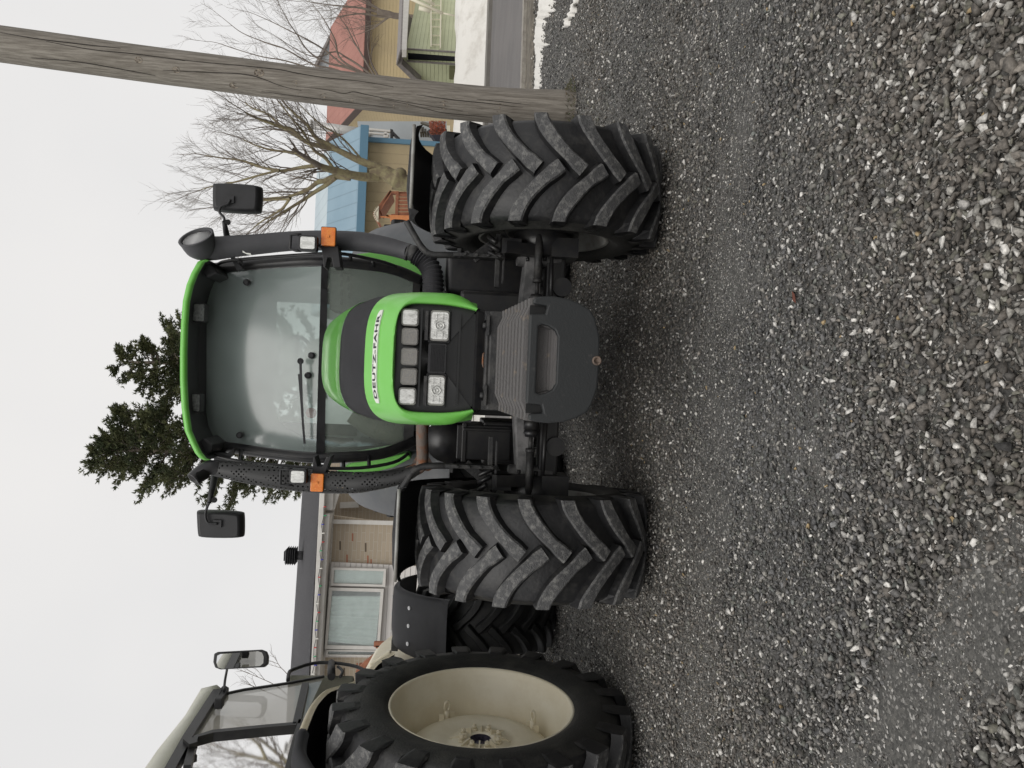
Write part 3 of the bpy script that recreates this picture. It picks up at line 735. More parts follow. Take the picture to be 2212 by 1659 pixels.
inn = [A(x, y, 5.14) for x, y in ((452, 590), (450, 594), (448, 600), (447, 615), (446, 630), (446, 660), (446, 700), (446, 760), (446, 820), (445, 870), (443, 910), (441, 925), (440, 935), (440, 941), (441, 944))]
l0 = [p + dn + Vector((0, .02, .012)) for p in fe]
l1 = [a.lerp(b, .45) + Vector((0, 0, .04)) for a, b in zip(l0, inn)]
loft(bm, [l0, l1, inn]); 
secs = [l0] + [[Vector((cx + (p.x - cx) * .985, Y, p.z - .02)) for p in fe] for Y in (5.3, 6.0, 6.6)]
loft(bm, secs)
obj('roof_lining', bm, 'black', TR, smooth=True)
bm = newbm()
for pg in ([(430, 556), (446, 562), (462, 576), (470, 590), (446, 600), (432, 585)], [(424, 985), (440, 992), (458, 975), (460, 960), (440, 945), (424, 960)]):
    prism(bm, [A(x, y, 4.9) for x, y in pg], (0, .5, 0))
bevel(bm, .012); split('roof_corner', bm, 'black', TR, .2)
for x0, x1, y0, y1 in ((415, 442, 655, 695), (405, 432, 850, 890)): lamp(x0, x1, y0, y1, 4.93, 'roof_lamp', 'lensdark', frame='black', r=.01, depth=.08, inset=.9)
# grab rails beside the pillars
bm = newbm()
for pts in ([(468, 575, 5.05), (490, 564, 5.0), (600, 554, 4.95), (698, 548, 4.9), (746, 549, 4.92), (820, 564, 4.98), (856, 576, 5.03)], [(452, 972, 5.05), (465, 984, 5.0), (532, 999, 4.95), (610, 1006, 4.92), (682, 1011, 4.9), (776, 1011, 4.92), (850, 999, 4.98), (882, 980, 5.05)]):
    tube(bm, smoothpath([A(*p) for p in pts]), .011, 8)
for a, b in (((757, 550), (757, 566)), ((806, 560), (806, 574)), ((742, 1012), (742, 992)), ((797, 1008), (797, 985)), ((520, 562), (520, 574)), ((520, 997), (520, 972))): tube(bm, [A(*a, 4.97), A(*b, 5.05)], .012, 8)
split('grab_rail', bm, 'satin', TR, .6)
bm = newbm()  # mirror bracket plates at roof corners
prism(bm, [A(x, y, 5.0) for x, y in ((486, 545), (500, 560), (512, 585), (524, 580), (505, 556), (497, 543))], (0, .06, 0)); prism(bm, [A(x, y, 5.0) for x, y in ((462, 978), (490, 980), (506, 968), (500, 985), (470, 1010), (462, 1000))], (0, .06, 0))
split('corner_bracket', bm, 'black', TR, .2)
# ---- air intake snorkel (picture right)
bm = newbm()
tp = [(886, 545, 4.78), (874, 542, 4.8), (835, 531.5, 4.82), (776, 522, 4.84), (701, 519.5, 4.86), (627, 521, 4.86), (552, 528, 4.84), (505, 532, 4.83), (478, 535, 4.82), (458, 536, 4.81), (440, 531, 4.79)]
pp = [A(*p) for p in tp]; pe = A(423, 511, 4.72); nd = Vector((.74, -.62, .26)).normalized(); pp += [pe - nd * .055, pe - nd * .02, pe]
rr = [.050, .052, .056, .061, .062, .060, .062, .066, .069, .074, .082, .095, .103, .107]
sp = smoothpath(pp, 3); rs = []
for i in range(len(sp)):
    k = i / 3; a = int(k); b = min(a + 1, len(rr) - 1); rs.append(rr[a] + (rr[b] - rr[a]) * (k - a))
n = 24; rings = tube(bm, sp, rs, n, caps=False)
# tilt the mouth so that it opens up and to the side
mc = sum((v.co for v in rings[-1]), Vector()) / n
last = rings[-1]; inn_ = [bm.verts.new(mc + (v.co - mc) * .86) for v in last]; inn2 = [bm.verts.new(mc + (v.co - mc) * .84 - (sp[-1] - sp[-2]).normalized() * .04) for v in last]
for k in range(n):
    bm.faces.new((last[k], last[(k + 1) % n], inn_[(k + 1) % n], inn_[k])); bm.faces.new((inn_[k], inn_[(k + 1) % n], inn2[(k + 1) % n], inn2[k]))
snork = obj('air_intake', bm, 'greyhood', TR, smooth=True)
bm = newbm(); dirn = nd; a_ = dirn.cross(Vector((0, 0, 1))).normalized(); b_ = dirn.cross(a_); mc2 = mc - dirn * .012
for i in range(-8, 9):
    w = math.sqrt(max(0, 1 - (i / 8.6) ** 2)) * .083; o_ = a_ * (i * .0098)
    tube(bm, [mc2 + o_ - b_ * w, mc2 + o_ + b_ * w], .0022, 4); o_ = b_ * (i * .0098); tube(bm, [mc2 + o_ - a_ * w, mc2 + o_ + a_ * w], .0022, 4)
obj('intake_screen', bm, 'steel', snork)
bm = newbm()
for p in (sp[1], sp[3]): pass
for x, y in ((877, 543), (887, 546)): 
    c = A(x, y, 4.79); 
    for k in range(24): pass
tube(bm, [A(884, 545.5, 4.79), A(878, 543.5, 4.79)], .054, 24); tube(bm, [A(906, 552, 4.77), A(893, 547, 4.78), A(886, 545.5, 4.785)], .051, 24)
split('hose_clamp', bm, 'mid', snork, .01)
bm = newbm()   # corrugated hose
hp = smoothpath([A(900, 550, 4.77), A(918, 563, 4.76), A(932, 584, 4.74), A(936, 612, 4.72), A(935, 642, 4.70), A(930, 675, 4.68)], 7)
tube(bm, hp, [.059 + .008 * math.cos(i * PI) for i in range(len(hp))], 18)
obj('corrugated_hose', bm, 'greyhood', snork, smooth=False)
bm = newbm(); prism(bm, [A(x, y, 4.8 - .07) for x, y in ((524, 541), (531, 546), (541, 547), (543, 551), (533, 549), (524, 545))], (0, .004, 0)); obj('sticker_scrap', bm, 'white', snork)
# ---- exhaust (picture left) with perforated guard
ep = [(905, 1012, 4.66), (868, 1029, 4.68), (820, 1037, 4.70), (776, 1042, 4.72), (733, 1042, 4.74), (686, 1040, 4.75), (612, 1033, 4.76), (537, 1022, 4.77), (478, 1013, 4.78), (462, 1011, 4.78)]
er = [.030, .044, .056, .064, .068, .070, .070, .064, .052, .045]
bm = newbm(); sp = smoothpath([A(*p) for p in ep], 10); rs = []
for i in range(len(sp)):
    k = i / 10; a = int(k); b = min(a + 1, len(er) - 1); rs.append(er[a] + (er[b] - er[a]) * (k - a))
fr2 = frames(sp); nn = 30; grid = []
for i, (p, (t, a, b)) in enumerate(zip(sp, fr2)): grid.append([bm.verts.new(p + (a * math.cos(2 * PI * k / nn) + b * math.sin(2 * PI * k / nn)) * rs[i]) for k in range(nn)])
for i in range(len(grid) - 1):
    for k in range(nn): bm.faces.new((grid[i][k], grid[i][(k + 1) % nn], grid[i + 1][(k + 1) % nn], grid[i + 1][k])).smooth = True
exh = obj('exhaust_guard', bm, None or 'black', TR)
# the guard is a perforated sheet: holes cut by a procedural dot pattern
gm = bpy.data.materials.new('perforated_guard'); gm.use_nodes = True; nt = gm.node_tree; N = nt.nodes; L = nt.links; pb = N['Principled BSDF']; pb.inputs['Base Color'].default_value = (.032, .032, .032, 1); pb.inputs['Roughness'].default_value = .5
tc = N.new('ShaderNodeTexCoord'); mp = N.new('ShaderNodeMapping'); mp.inputs['Scale'].default_value = (48, 48, 48); mp.inputs['Rotation'].default_value = (0, .785, 0)
L.new(tc.outputs['Object'], mp.inputs['Vector']); vo_ = N.new('ShaderNodeTexVoronoi'); vo_.voronoi_dimensions = '3D'; vo_.inputs['Randomness'].default_value = 0.0; vo_.inputs['Scale'].default_value = 1
L.new(mp.outputs[0], vo_.inputs['Vector']); lt = N.new('ShaderNodeMath'); lt.operation = 'GREATER_THAN'; lt.inputs[1].default_value = .30; L.new(vo_.outputs['Distance'], lt.inputs[0]); L.new(lt.outputs[0], pb.inputs['Alpha'])
exh.data.materials[0] = gm
bm = newbm(); tube(bm, smoothpath([A(890, 1016, 4.70), A(776, 1038, 4.76), A(612, 1029, 4.80), A(480, 1012, 4.80)], 6), .036, 14)
obj('silencer_pipe', bm, 'mid', TR)
bm = newbm(); rg = tube(bm, smoothpath([A(470, 1011, 4.77), A(455, 1010, 4.76), A(440, 1016, 4.75), A(428, 1026, 4.74), A(417, 1036, 4.72)], 4), [.045] * 17, 20, caps=False)
mc = sum((v.co for v in rg[-1]), Vector()) / 20; l_ = rg[-1]; i2 = [bm.verts.new(mc + (v.co - mc) * .88) for v in l_]; dd = Vector((.5, .2, -.8)) * .08; i3 = [bm.verts.new(mc + (v.co - mc) * .86 + dd) for v in l_]
for k in range(20): bm.faces.new((l_[k], l_[(k + 1) % 20], i2[(k + 1) % 20], i2[k])); bm.faces.new((i2[k], i2[(k + 1) % 20], i3[(k + 1) % 20], i3[k]))
bm.faces.new(i3); obj('exhaust_outlet', bm, 'satin', TR, smooth=True)
bm = newbm(); tube(bm, smoothpath([A(912, 905, 4.5), A(912, 950, 4.55), A(913, 985, 4.62), A(910, 1006, 4.66), A(897, 1015, 4.68), A(880, 1020, 4.7)], 4), .036, 18)
prism(bm, [A(x, y, 4.75) for x, y in ((885, 1010), (905, 975), (925, 985), (940, 1010), (925, 1018))], (0, .01, 0))
obj('exhaust_pipe', bm, 'rust', TR)
# ---- pillar lamps, indicators
for (x0, x1, y0, y1), br, s in (((647, 682, 508, 541), [(640, 506), (628, 508), (626, 538), (640, 541)], 1), ((627, 659, 1014, 1046), [(622, 1014), (606, 1014), (605, 1047), (622, 1048)], -1)):
    Yp = 4.62
    o, g = lamp(x0 - 2, x1 + 2, y0, y1, Yp, 'pillar_lamp', 'lens', frame='black', depth=.06, r=.012, inset=.8)
    bm = newbm(); pts = [A(x0 + 4, y0, Yp + .03)] + [A(a, b, Yp + .03) for a, b in br] + [A(x0 + 4, y1, Yp + .03)]
    tube(bm, pts, .010, 8); tube(bm, [A(x1, (y0 + y1) / 2, Yp + .04), A(x1 + 14, (y0 + y1) / 2 + s * 12, Yp + .25)], .01, 8); obj('lamp_bracket', bm, 'black', o)
for (x0, x1, y0, y1), arm in (((694, 724, 491, 530), [(694, 531), (730, 531), (736, 577), (720, 577), (716, 556), (708, 556), (703, 577), (699, 577)]), ((671, 698, 1024, 1062), [(674, 1024), (702, 1024), (716, 986), (706, 986), (696, 1008), (686, 1008), (680, 986), (677, 988)])):
    Yp = 4.66; bm = newbm(); prism(bm, face_rr(x0, x1, y0, y1, Yp, .008), (0, .035, 0)); bevel(bm, .005, 2)
    box(bm, A((x0 + x1) / 2, (y0 + y1) / 2, Yp - .004), (.012, .008, .012)); o = obj('indicator_lamp', bm, 'orange', TR)
    bm = newbm(); prism(bm, face_rr(x0 - 1, x1 + 1, y0 - 1, y1 + 1, Yp + .036, .008), (0, .03, 0)); prism(bm, [A(x, y, Yp + .05) for x, y in arm], (0, .14, 0)); bevel(bm, .004); obj('lamp_arm', bm, 'black', o)
# ---- mirrors
for pts, arm, knob in (([(466, 395), (560, 402), (567, 410), (565, 455), (556, 462), (468, 456), (460, 448), (460, 404)], [(497, 431), (492, 440), (478, 446), (474, 458), (484, 470), (484, 478)], (492, 480)),
                 ([(430, 1101), (520, 1106), (527, 1114), (527, 1155), (520, 1162), (436, 1160), (428, 1152), (426, 1108)], [(470, 1131), (452, 1131), (445, 1122), (444, 1108), (449, 1092), (452, 1086)], (463, 1080))):
    Ym = 4.95; bm = newbm(); f_ = [A(x, y, Ym) for x, y in chaikin([(pts[0][0] - 4, pts[0][1]), (pts[1][0] + 4, pts[1][1] - 1), pts[2], pts[3], (pts[4][0] + 4, pts[4][1]), (pts[5][0] - 4, pts[5][1] + 1), pts[6], pts[7]])]; nm_ = len(f_); c = sum(f_, Vector()) / nm_
    f0 = [c + (p - c) * .80 + Vector((0, -.05, 0)) for p in f_]; f1 = [c + (p - c) * .94 + Vector((0, -.035, 0)) for p in f_]; f2 = [p + Vector((0, .03, 0)) for p in f_]
    vs = [[bm.verts.new(p) for p in q] for q in (f0, f1, f_, f2)]
    for a, b in zip(vs, vs[1:]):
        for k in range(nm_): bm.faces.new((a[k], a[(k + 1) % nm_], b[(k + 1) % nm_], b[k])).smooth = True
    bm.faces.new(vs[0]); bm.faces.new(vs[-1])
    box(bm, A(*arm[0], Ym - .055), (.045, .02, .05)); 
    mr = obj('side_mirror', bm, 'black', TR)
    bm = newbm(); gp = [c + (p - c) * .92 + Vector((0, .031, 0)) for p in f_]; prism(bm, gp, (0, .002, 0)); obj('mirror_glass', bm, 'mirror', mr)
    bm = newbm(); ap = smoothpath([A(x, y, Ym - .07) for x, y in arm]); tube(bm, ap, .008, 8)
    e = ap[-1]; tgt = A(498, 552, 5.05) if arm[0][1] < 800 else A(470, 1000, 5.05)
    tube(bm, [e, e.lerp(tgt, .3), tgt], [.012, .018, .026], 10); tube(bm, [A(*knob, Ym - .05), A(*knob, Ym - .08)], .018, 12)
    obj('mirror_arm', bm, 'black', mr)
# ================================================================== CREAM TRACTOR (seen from behind, at the left edge)
TW = thing('tractor', 'cream tractor with tall cream wheel rims cut off by the picture edge, facing away', 'tractor', (-2.9, 5.6, 0))
RC = Vector((-1.99, 4.27, .815))
RR = .835
mtx = Matrix.Translation(RC) @ Matrix.Rotation(math.radians(-1), 4, 'Z')
# rear wheel: deep dished rim
bm = newbm()
lathe(bm, [(.190, .522), (.206, .520), (.212, .510), (.208, .500), (.196, .495), (.165, .488), (.155, .478), (.115, .476), (.100, .458), (.06, .452), (.045, .440), (-.17, .435)], 96)
lathe(bm, [(-.08, .437), (-.035, .39), (-.005, .335), (.012, .29), (.018, .25), (.008, .20), (.0, .165), (.012, .15), (.012, .062), (-.06, .06), (-.06, 0)], 64)
xform(bm, mtx); rw = obj('wheel', bm, 'cream', TW)
b = tyre_bm(RR, .47, .50, 20, -1, L=.25, lh=.055, lw=.085, shoulder=.17); xform(b, mtx); ty = obj('tyre', b, ['rubber', 'sidewall', 'lug'], rw)
bm = newbm()
for k in range(8):
    a = 2 * PI * (k + .5) / 8 + .1; c = (.012, -.108 * math.cos(a), .108 * math.sin(a)); tb = newbm()
    p = Vector(c); tube(bm, [p, p + Vector((.010, 0, 0))], .020, 14); tube(bm, [p + Vector((.010, 0, 0)), p + Vector((.030, 0, 0))], .0145, 6); tube(bm, [p + Vector((.030, 0, 0)), p + Vector((.037, 0, 0))], .008, 8)
    tb.free()
xform(bm, mtx); split('wheel_nut', bm, 'cream', rw, .04)
bm = newbm()
for k in range(8):
    a = 2 * PI * k / 8 + .1; d = Vector((0, -math.cos(a), math.sin(a))); t = Vector((1, 0, 0)).cross(d) * .004
    q = [Vector((.006, 0, 0)) + d * .075, Vector((.04, 0, 0)) + d * .078, Vector((.035, 0, 0)) + d * .10, Vector((.006, 0, 0)) + d * .175]
    prism(bm, [p - t for p in q], t * 2)
xform(bm, mtx); split('hub_rib', bm, 'cream', rw, .01)
bm = newbm(); lathe(bm, [(-.045, .058), (-.045, .03), (-.01, .028), (-.01, 0)], 24); lathe(bm, [(-.05, .0605), (.010, .0605)], 24); xform(bm, mtx); obj('hub_bore', bm, 'hubdark', rw)
bm = newbm()
for k in range(4):
    a = PI / 4 * 1 + k * PI / 2 + .25; d = Vector((0, -math.cos(a), math.sin(a))); c = Vector((.0, 0, 0)) + d * .365
    tube(bm, [c + Vector((-.05, 0, 0)), c + Vector((.03, 0, 0))], .016, 10)
    t = Vector((1, 0, 0)).cross(d); R0 = c + Vector((.055, 0, 0)); tube(bm, [R0 + Vector((math.cos(q) * .028, 0, 0)) + t * .018 * math.sin(q) for q in [2 * PI * i / 14 for i in range(15)]], .008, 6, caps=False)
    for sgn in (-1, 1): box(bm, c + Vector((-.01, 0, 0)) + t * .035 * sgn, (.05, .012, .03), R=Matrix.Rotation(0, 3, 'X'))
xform(bm, mtx); split('rim_lug', bm, 'cream', rw, .12)
b = text_mesh('16.9R38', .045, .30, .0)
for v in b.verts:
    x, y = v.co.x, v.co.y; a = math.radians(62) + -x / .70; r = .665 + y
    v.co = Vector((.2465 - .0, r * math.cos(a + PI), r * math.sin(a)))
    v.co.y *= -1 if False else 1
for v in b.verts: v.co = Vector((v.co.x, abs(v.co.y), v.co.z))
xform(b, mtx); obj('tyre_lettering', b, 'sidewall', ty)
# front wheel and its fender
FC = Vector((-2.13, 7.12, .64))
w, m2_ = wheel(TW, None, FC, math.radians(4), .655, .50, .36, 20, -1, rimmat='cream', disc_x=.05, tm=('rubbershade', 'rubbershade', 'rubbershade'))
bm = newbm(); secs = []
for k in range(20):
    ph = math.radians(-6 + k * 7.2); r0 = .80
    row = [Vector((x, -(r0 + dr) * math.cos(ph), (r0 + dr) * math.sin(ph))) for x, dr in ((-.27, -.09), (-.265, -.04), (-.24, -.008), (-.1, .006), (.1, .006), (.235, .0), (.262, -.02), (.268, -.05))]
    secs.append(row)
loft(bm, secs[4:]); bmesh.ops.solidify(bm, geom=list(bm.faces), thickness=.012)
FM = Matrix.Translation(FC + Vector((-.01, 0, .05))) @ Matrix.Rotation(math.radians(4), 4, 'Z'); xform(bm, FM); ff_ = obj('front_fender', bm, 'greyhood', TW, smooth=True)
bm = newbm()
for ph in (math.radians(52), math.radians(86)):
    for x in (-.15, 0, .15):
        n_ = Vector((0, -math.cos(ph), math.sin(ph))); p = Vector((x, 0, 0)) + n_ * .805; tube(bm, [p, p + n_ * .006], .017, 14); tube(bm, [p + n_ * .006, p + n_ * .009], .007, 8)
xform(bm, FM); split('fender_bolt', bm, 'steel', ff_, .02)
bm = newbm(); box(bm, FC + Vector((-.30, -.3, -.12)), (.16, .05, .10)); box(bm, FC + Vector((-.3, .0, .82)), (.1, .1, .06)); split('fender_support', bm, 'mid', ff_)
# body, hood
bm = newbm()
box(bm, (-2.95, 6.9, 1.0), (.5, 2.6, .7)); box(bm, (-2.95, 4.6, .95), (.55, 1.8, .6)); tube(bm, [(-2.2, 4.27, .815), (-2.9, 4.27, .815)], .14, 16); tube(bm, [(-2.4, 7.12, .6), (-3.4, 7.12, .6)], .08, 12)
bevel(bm, .03); obj('chassis', bm, 'satin', TW)
bm = newbm(); secs = []
def hoodsec(Y, hw, z, zl): return [Vector((-2.93 + x * hw, Y, zz)) for x, zz in ((-1, zl), (-1.02, z - .2), (-.93, z - .06), (-.7, z), (0, z + .03), (.7, z), (.93, z - .06), (1.02, z - .2), (1, zl))]
loft(bm, [hoodsec(6.2, .36, 1.78, 1.2), hoodsec(7.0, .35, 1.74, 1.15), hoodsec(7.7, .33, 1.68, 1.1), hoodsec(8.1, .30, 1.58, 1.05), hoodsec(8.2, .2, 1.2, 1.05)], capends=True)
obj('hood', bm, 'cream', TW, smooth=True)
bm = newbm(); prism(bm, [A(x, y, 6.7) for x, y in ((797, 1432), (812, 1424), (845, 1401), (845, 1412), (842, 1426), (832, 1440), (810, 1444), (797, 1444))], (-.25, .5, 0)); bevel(bm, .03, 3)
obj('hood_side_panel', bm, 'cream', TW)
# rear fender
def arcpts(pts, Y): return [A(x, y, Y) for x, y in pts]
bm = newbm(); secs = []
edge = [(850, 1408, 5.25), (812, 1430, 5.20), (790, 1452, 5.12), (768, 1470, 5.02), (745, 1478, 4.9), (705, 1490, 4.75), (682, 1510, 4.6), (668, 1530, 4.48), (655, 1560, 4.3), (647, 1580, 4.2)]
ed = smoothpath([A(*p) for p in edge], 3)
for i, p in enumerate(ed):
    tt = (ed[min(i + 1, len(ed) - 1)] - ed[max(i - 1, 0)]).normalized(); nrm = tt.cross(Vector((-1, 0, 0))).normalized()
    if nrm.z < 0: nrm = -nrm
    secs.append([p + Vector((-.006, 0, 0)) - nrm * .035, p + Vector((.006, 0, 0)) - nrm * .018, p, p + Vector((-.02, 0, 0)) + nrm * .012, p + Vector((-.25, 0, 0)) + nrm * .02, p + Vector((-.62, 0, 0)) + nrm * .02])
loft(bm, secs); bmesh.ops.solidify(bm, geom=list(bm.faces), thickness=.012); rf = obj('rear_fender', bm, 'cream', TW, smooth=True)
bm = newbm(); secs = []
for i, p in enumerate(ed):
    tt = (ed[min(i + 1, len(ed) - 1)] - ed[max(i - 1, 0)]).normalized(); nrm = tt.cross(Vector((-1, 0, 0))).normalized()
    if nrm.z < 0: nrm = -nrm
    secs.append([p + Vector((-.004, 0, 0)) - nrm * .037, p + Vector((-.022, 0, 0)) - nrm * .02, p + Vector((-.62, 0, 0)) - nrm * .02])
loft(bm, secs); obj('fender_liner', bm, 'black', rf, smooth=True)
bm = newbm(); ext = [(648, 1578, 4.2), (643, 1600, 4.1), (641, 1622, 3.98), (652, 1645, 3.86), (668, 1668, 3.76), (690, 1700, 3.66), (720, 1740, 3.58), (760, 1780, 3.5)]
ed = smoothpath([A(*p) for p in ext], 3); secs = []
for i, p in enumerate(ed):
    tt = (ed[min(i + 1, len(ed) - 1)] - ed[max(i - 1, 0)]).normalized(); nrm = tt.cross(Vector((-1, 0, 0))).normalized()
    if nrm.z < 0: nrm = -nrm
    secs.append([p + Vector((-.02, 0, 0)) - nrm * .05, p + Vector((.008, 0, 0)) - nrm * .03, p + Vector((.012, 0, 0)) - nrm * .005, p + Vector((-.004, 0, 0)) + nrm * .016, p + Vector((-.05, 0, 0)) + nrm * .024, p + Vector((-.62, 0, 0)) + nrm * .02])
loft(bm, secs); bmesh.ops.solidify(bm, geom=list(bm.faces), thickness=.02); obj('fender_extension', bm, 'greyhood', rf, smooth=True)
bm = newbm(); box(bm, (-2.34, 4.45, 1.45), (.06, 1.5, .9)); obj('inner_panel', bm, 'black', TW)
# cab: plane of the right side
XS = -2.26
def S(x, y, dx=0): p = AX(x, y, XS + dx); return p
bm = newbm()
def bar(pts, w, d, dx=0): rbar(bm, [S(x, y, dx) for x, y in pts], w, d, Vector((1, 0, 0)))
bar([(490, 1498), (527, 1490), (575, 1483), (620, 1476), (700, 1461)], .016, .016)                    # front post
bar([(404, 1660), (420, 1598), (460, 1586), (520, 1580), (580, 1574), (640, 1569)], .04, .042)            # middle post
bar([(640, 1569), (660, 1480)], .04, .05); bar([(615, 1690), (638, 1597), (650, 1560)], .04, .03)
bar([(470, 1496), (404, 1600), (355, 1690)], .05, .06)                     # top rail under the roof
bar([(404, 1600), (418, 1612)], .04, .05, .03)
obj('cab_frame', bm, 'satin', TW)
bm = newbm()
for pg in ([(470, 1502), (527, 1490), (620, 1476), (700, 1461), (650, 1568), (520, 1578), (425, 1590)], [(410, 1608), (460, 1592), (640, 1575), (612, 1690), (370, 1690)]):
    bm.faces.new([bm.verts.new(S(x, y, -.01)) for x, y in pg])
split('side_glass', bm, 'glass3', TW, .1)
bm = newbm()   # roof slab
rp1 = [(458, 1483), (435, 1487), (427, 1500), (400, 1545), (340, 1620), (285, 1700)]
top = [S(x, y, .02) for x, y in rp1]; btm = [S(x, y, .0) for x, y in ((478, 1487), (474, 1492), (456, 1512), (425, 1560), (385, 1640), (340, 1720))]
W_ = Vector((-1.3, 0, 0)); loft(bm, [[p + W_ for p in btm], btm, [a.lerp(b, .5) + Vector((.02, 0, 0)) for a, b in zip(btm, top)], top, [p + Vector((-.15, 0, .05)) for p in top], [p + W_ for p in top]], smooth=True)
obj('roof', bm, 'creamroof', TW, smooth=True)
bm = newbm(); box(bm, (-2.9, 6.0, 1.95), (1.2, .05, .5)); box(bm, (-3.52, 5.2, 1.7), (.05, 1.6, .5)); box(bm, (-2.9, 5.1, 1.38), (1.2, 1.7, .06)); box(bm, S(520, 1555) + Vector((-.5, 0, -.15)), (.45, .14, .55)); box(bm, S(600, 1600) + Vector((-.5, .1, -.0)), (.45, .45, .14))
bevel(bm, .03); obj('cab_interior', bm, 'duct', TW)
bm = newbm(); c = S(625, 1604) + Vector((-.12, 0, 0)); tube(bm, [c + Vector((0, 0, -.12)), c], .018, 8); tube(bm, [c, c + Vector((0, 0, .035))], .028, 12)
obj('gear_knob', bm, 'black', TW)
bm = newbm()
h1 = smoothpath([S(622, 1470), S(624, 1455), S(632, 1447), S(676, 1433), S(722, 1432), S(770, 1440), S(792, 1452)], 3); tube(bm, h1, .014, 8)
tube(bm, [S(716, 1432), S(716, 1462)], .03, 8); tube(bm, smoothpath([S(730, 1440), S(740, 1450), S(735, 1462)]), .012, 6)
obj('grab_rail', bm, 'black', TW)
bm = newbm()
prism(bm, [S(484, 1478, .02), S(495, 1485, .02), S(488, 1498, .02), S(474, 1516, .02), S(462, 1512, .02), S(466, 1496, .02)], (-.08, 0, 0)); box(bm, S(474, 1516, .06), (.07, .07, .05)); bevel(bm, .006)
tube(bm, smoothpath([S(484, 1492, .03), S(486, 1470, .04), S(490, 1448, .05), S(491, 1440, .05)]), .009, 8)
mb = obj('mirror_bracket', bm, 'black', TW)
# mirror
Y0 = 5.75
mp_ = [(462, 1412), (470, 1408), (565, 1403), (575, 1407), (579, 1418), (578, 1434), (570, 1441), (475, 1446), (464, 1442), (460, 1430)]
f_ = [A(x, y, Y0) for x, y in mp_]; c = sum(f_, Vector()) / len(f_)
bm = newbm(); prism(bm, f_, (-.02, .05, 0)); bevel(bm, .008, 2)
mrr = obj('side_mirror', bm, 'black', mb)
bm = newbm(); prism(bm, [c + (p - c) * .84 + Vector((0, -.012 + (p.z - c.z) * -.06, 0)) for p in f_], (0, .002, 0)); obj('mirror_glass', bm, 'mirror', mrr)

# ================================================================== SETTING
GN = Vector((6.1 - 0, 13.2, 0))
e0 = A(1137, 0, 9.6); 
def gz(x, y):
    d = y - .25 * x
    t = min(1, max(0, (d - 5.4) / 2.2)); return .21 * t * t * (3 - 2 * t) * min(1, max(0, (x + 1.0) / 3.0))
def gnoise(x, y): return (mnoise.noise(Vector((x * .9, y * .9, 0))) * .022 + mnoise.noise(Vector((x * 2.7, y * 2.7, 3))) * .008)
def rut(x, y):     # wheel tracks pressed into the gravel: 1 = packed fine stone
    a = abs((y - (3.02 - .05 * x)) / .28); b = abs((y - (1.55 - .75 * (x + .55))) / .22) if x < -.2 else 9
    v = max(0, 1 - a * a) * .8; v2 = max(0, 1 - b * b)
    n = mnoise.noise(Vector((x * 1.6, y * 1.6, 9))) * .5
    return max(0, min(1, max(v, v2) + n * .6 - .08))
def gh(x, y): return gz(x, y) + gnoise(x, y) - .014 * rut(x, y) - .012
bm = newbm(); xs = [-40, -24, -14] + [-9 + .3 * i for i in range(61)] + [14, 24, 40]; ys = [-8, -3, 0] + [.6 + .15 * i for i in range(80)] + [14, 18]
grid = [[bm.verts.new((x, y, gh(x, y))) for x in xs] for y in ys]
for j in range(len(ys) - 1):
    for i in range(len(xs) - 1): bm.faces.new((grid[j][i], grid[j][i + 1], grid[j + 1][i + 1], grid[j + 1][i])).smooth = True
# ground material: packed dark stone chips
gmat = bpy.data.materials.new('packed_gravel'); gmat.use_nodes = True; nt = gmat.node_tree; N = nt.nodes; L = nt.links; p = N['Principled BSDF']; p.inputs['Roughness'].default_value = .85
tc = N.new('ShaderNodeTexCoord')
def vor(sc):
    v = N.new('ShaderNodeTexVoronoi'); v.inputs['Scale'].default_value = sc; v.inputs['Randomness'].default_value = 1; L.new(tc.outputs['Object'], v.inputs['Vector']); return v
v1 = vor(210); v2 = vor(120)
def ramp(els, src):
    r = N.new('ShaderNodeValToRGB'); r.color_ramp.interpolation = 'LINEAR'
    while len(r.color_ramp.elements) < len(els): r.color_ramp.elements.new(.5)
    for e, (ps, c_) in zip(r.color_ramp.elements, els): e.position = ps; e.color = (*c_, 1)
    L.new(src, r.inputs[0]); return r
sp1 = N.new('ShaderNodeSeparateColor'); L.new(v1.outputs['Color'], sp1.inputs[0])
r1 = ramp([(0, (.045, .044, .041)), (.55, (.08, .078, .072)), (.88, (.12, .115, .105)), (.95, (.26, .25, .235)), (1, (.5, .49, .46))], sp1.outputs[0])
sp2 = N.new('ShaderNodeSeparateColor'); L.new(v2.outputs['Color'], sp2.inputs[0])
r2 = ramp([(0, (.045, .044, .041)), (.6, (.08, .078, .072)), (.9, (.12, .115, .105)), (.95, (.3, .29, .27)), (1, (.55, .53, .5))], sp2.outputs[1])
ns = N.new('ShaderNodeTexNoise'); ns.inputs['Scale'].default_value = 1.3; ns.inputs['Detail'].default_value = 6; L.new(tc.outputs['Object'], ns.inputs['Vector'])
mr = N.new('ShaderNodeMapRange'); mr.inputs['From Min'].default_value = .4; mr.inputs['From Max'].default_value = .6; L.new(ns.outputs['Fac'], mr.inputs['Value'])
mx = N.new('ShaderNodeMix'); mx.data_type = 'RGBA'; L.new(mr.outputs[0], mx.inputs['Factor']); L.new(r1.outputs[0], mx.inputs['A']); L.new(r2.outputs[0], mx.inputs['B']); L.new(mx.outputs['Result'], p.inputs['Base Color'])
ad = N.new('ShaderNodeMath'); ad.operation = 'ADD'; L.new(v1.outputs['Distance'], ad.inputs[0]); L.new(v2.outputs['Distance'], ad.inputs[1])
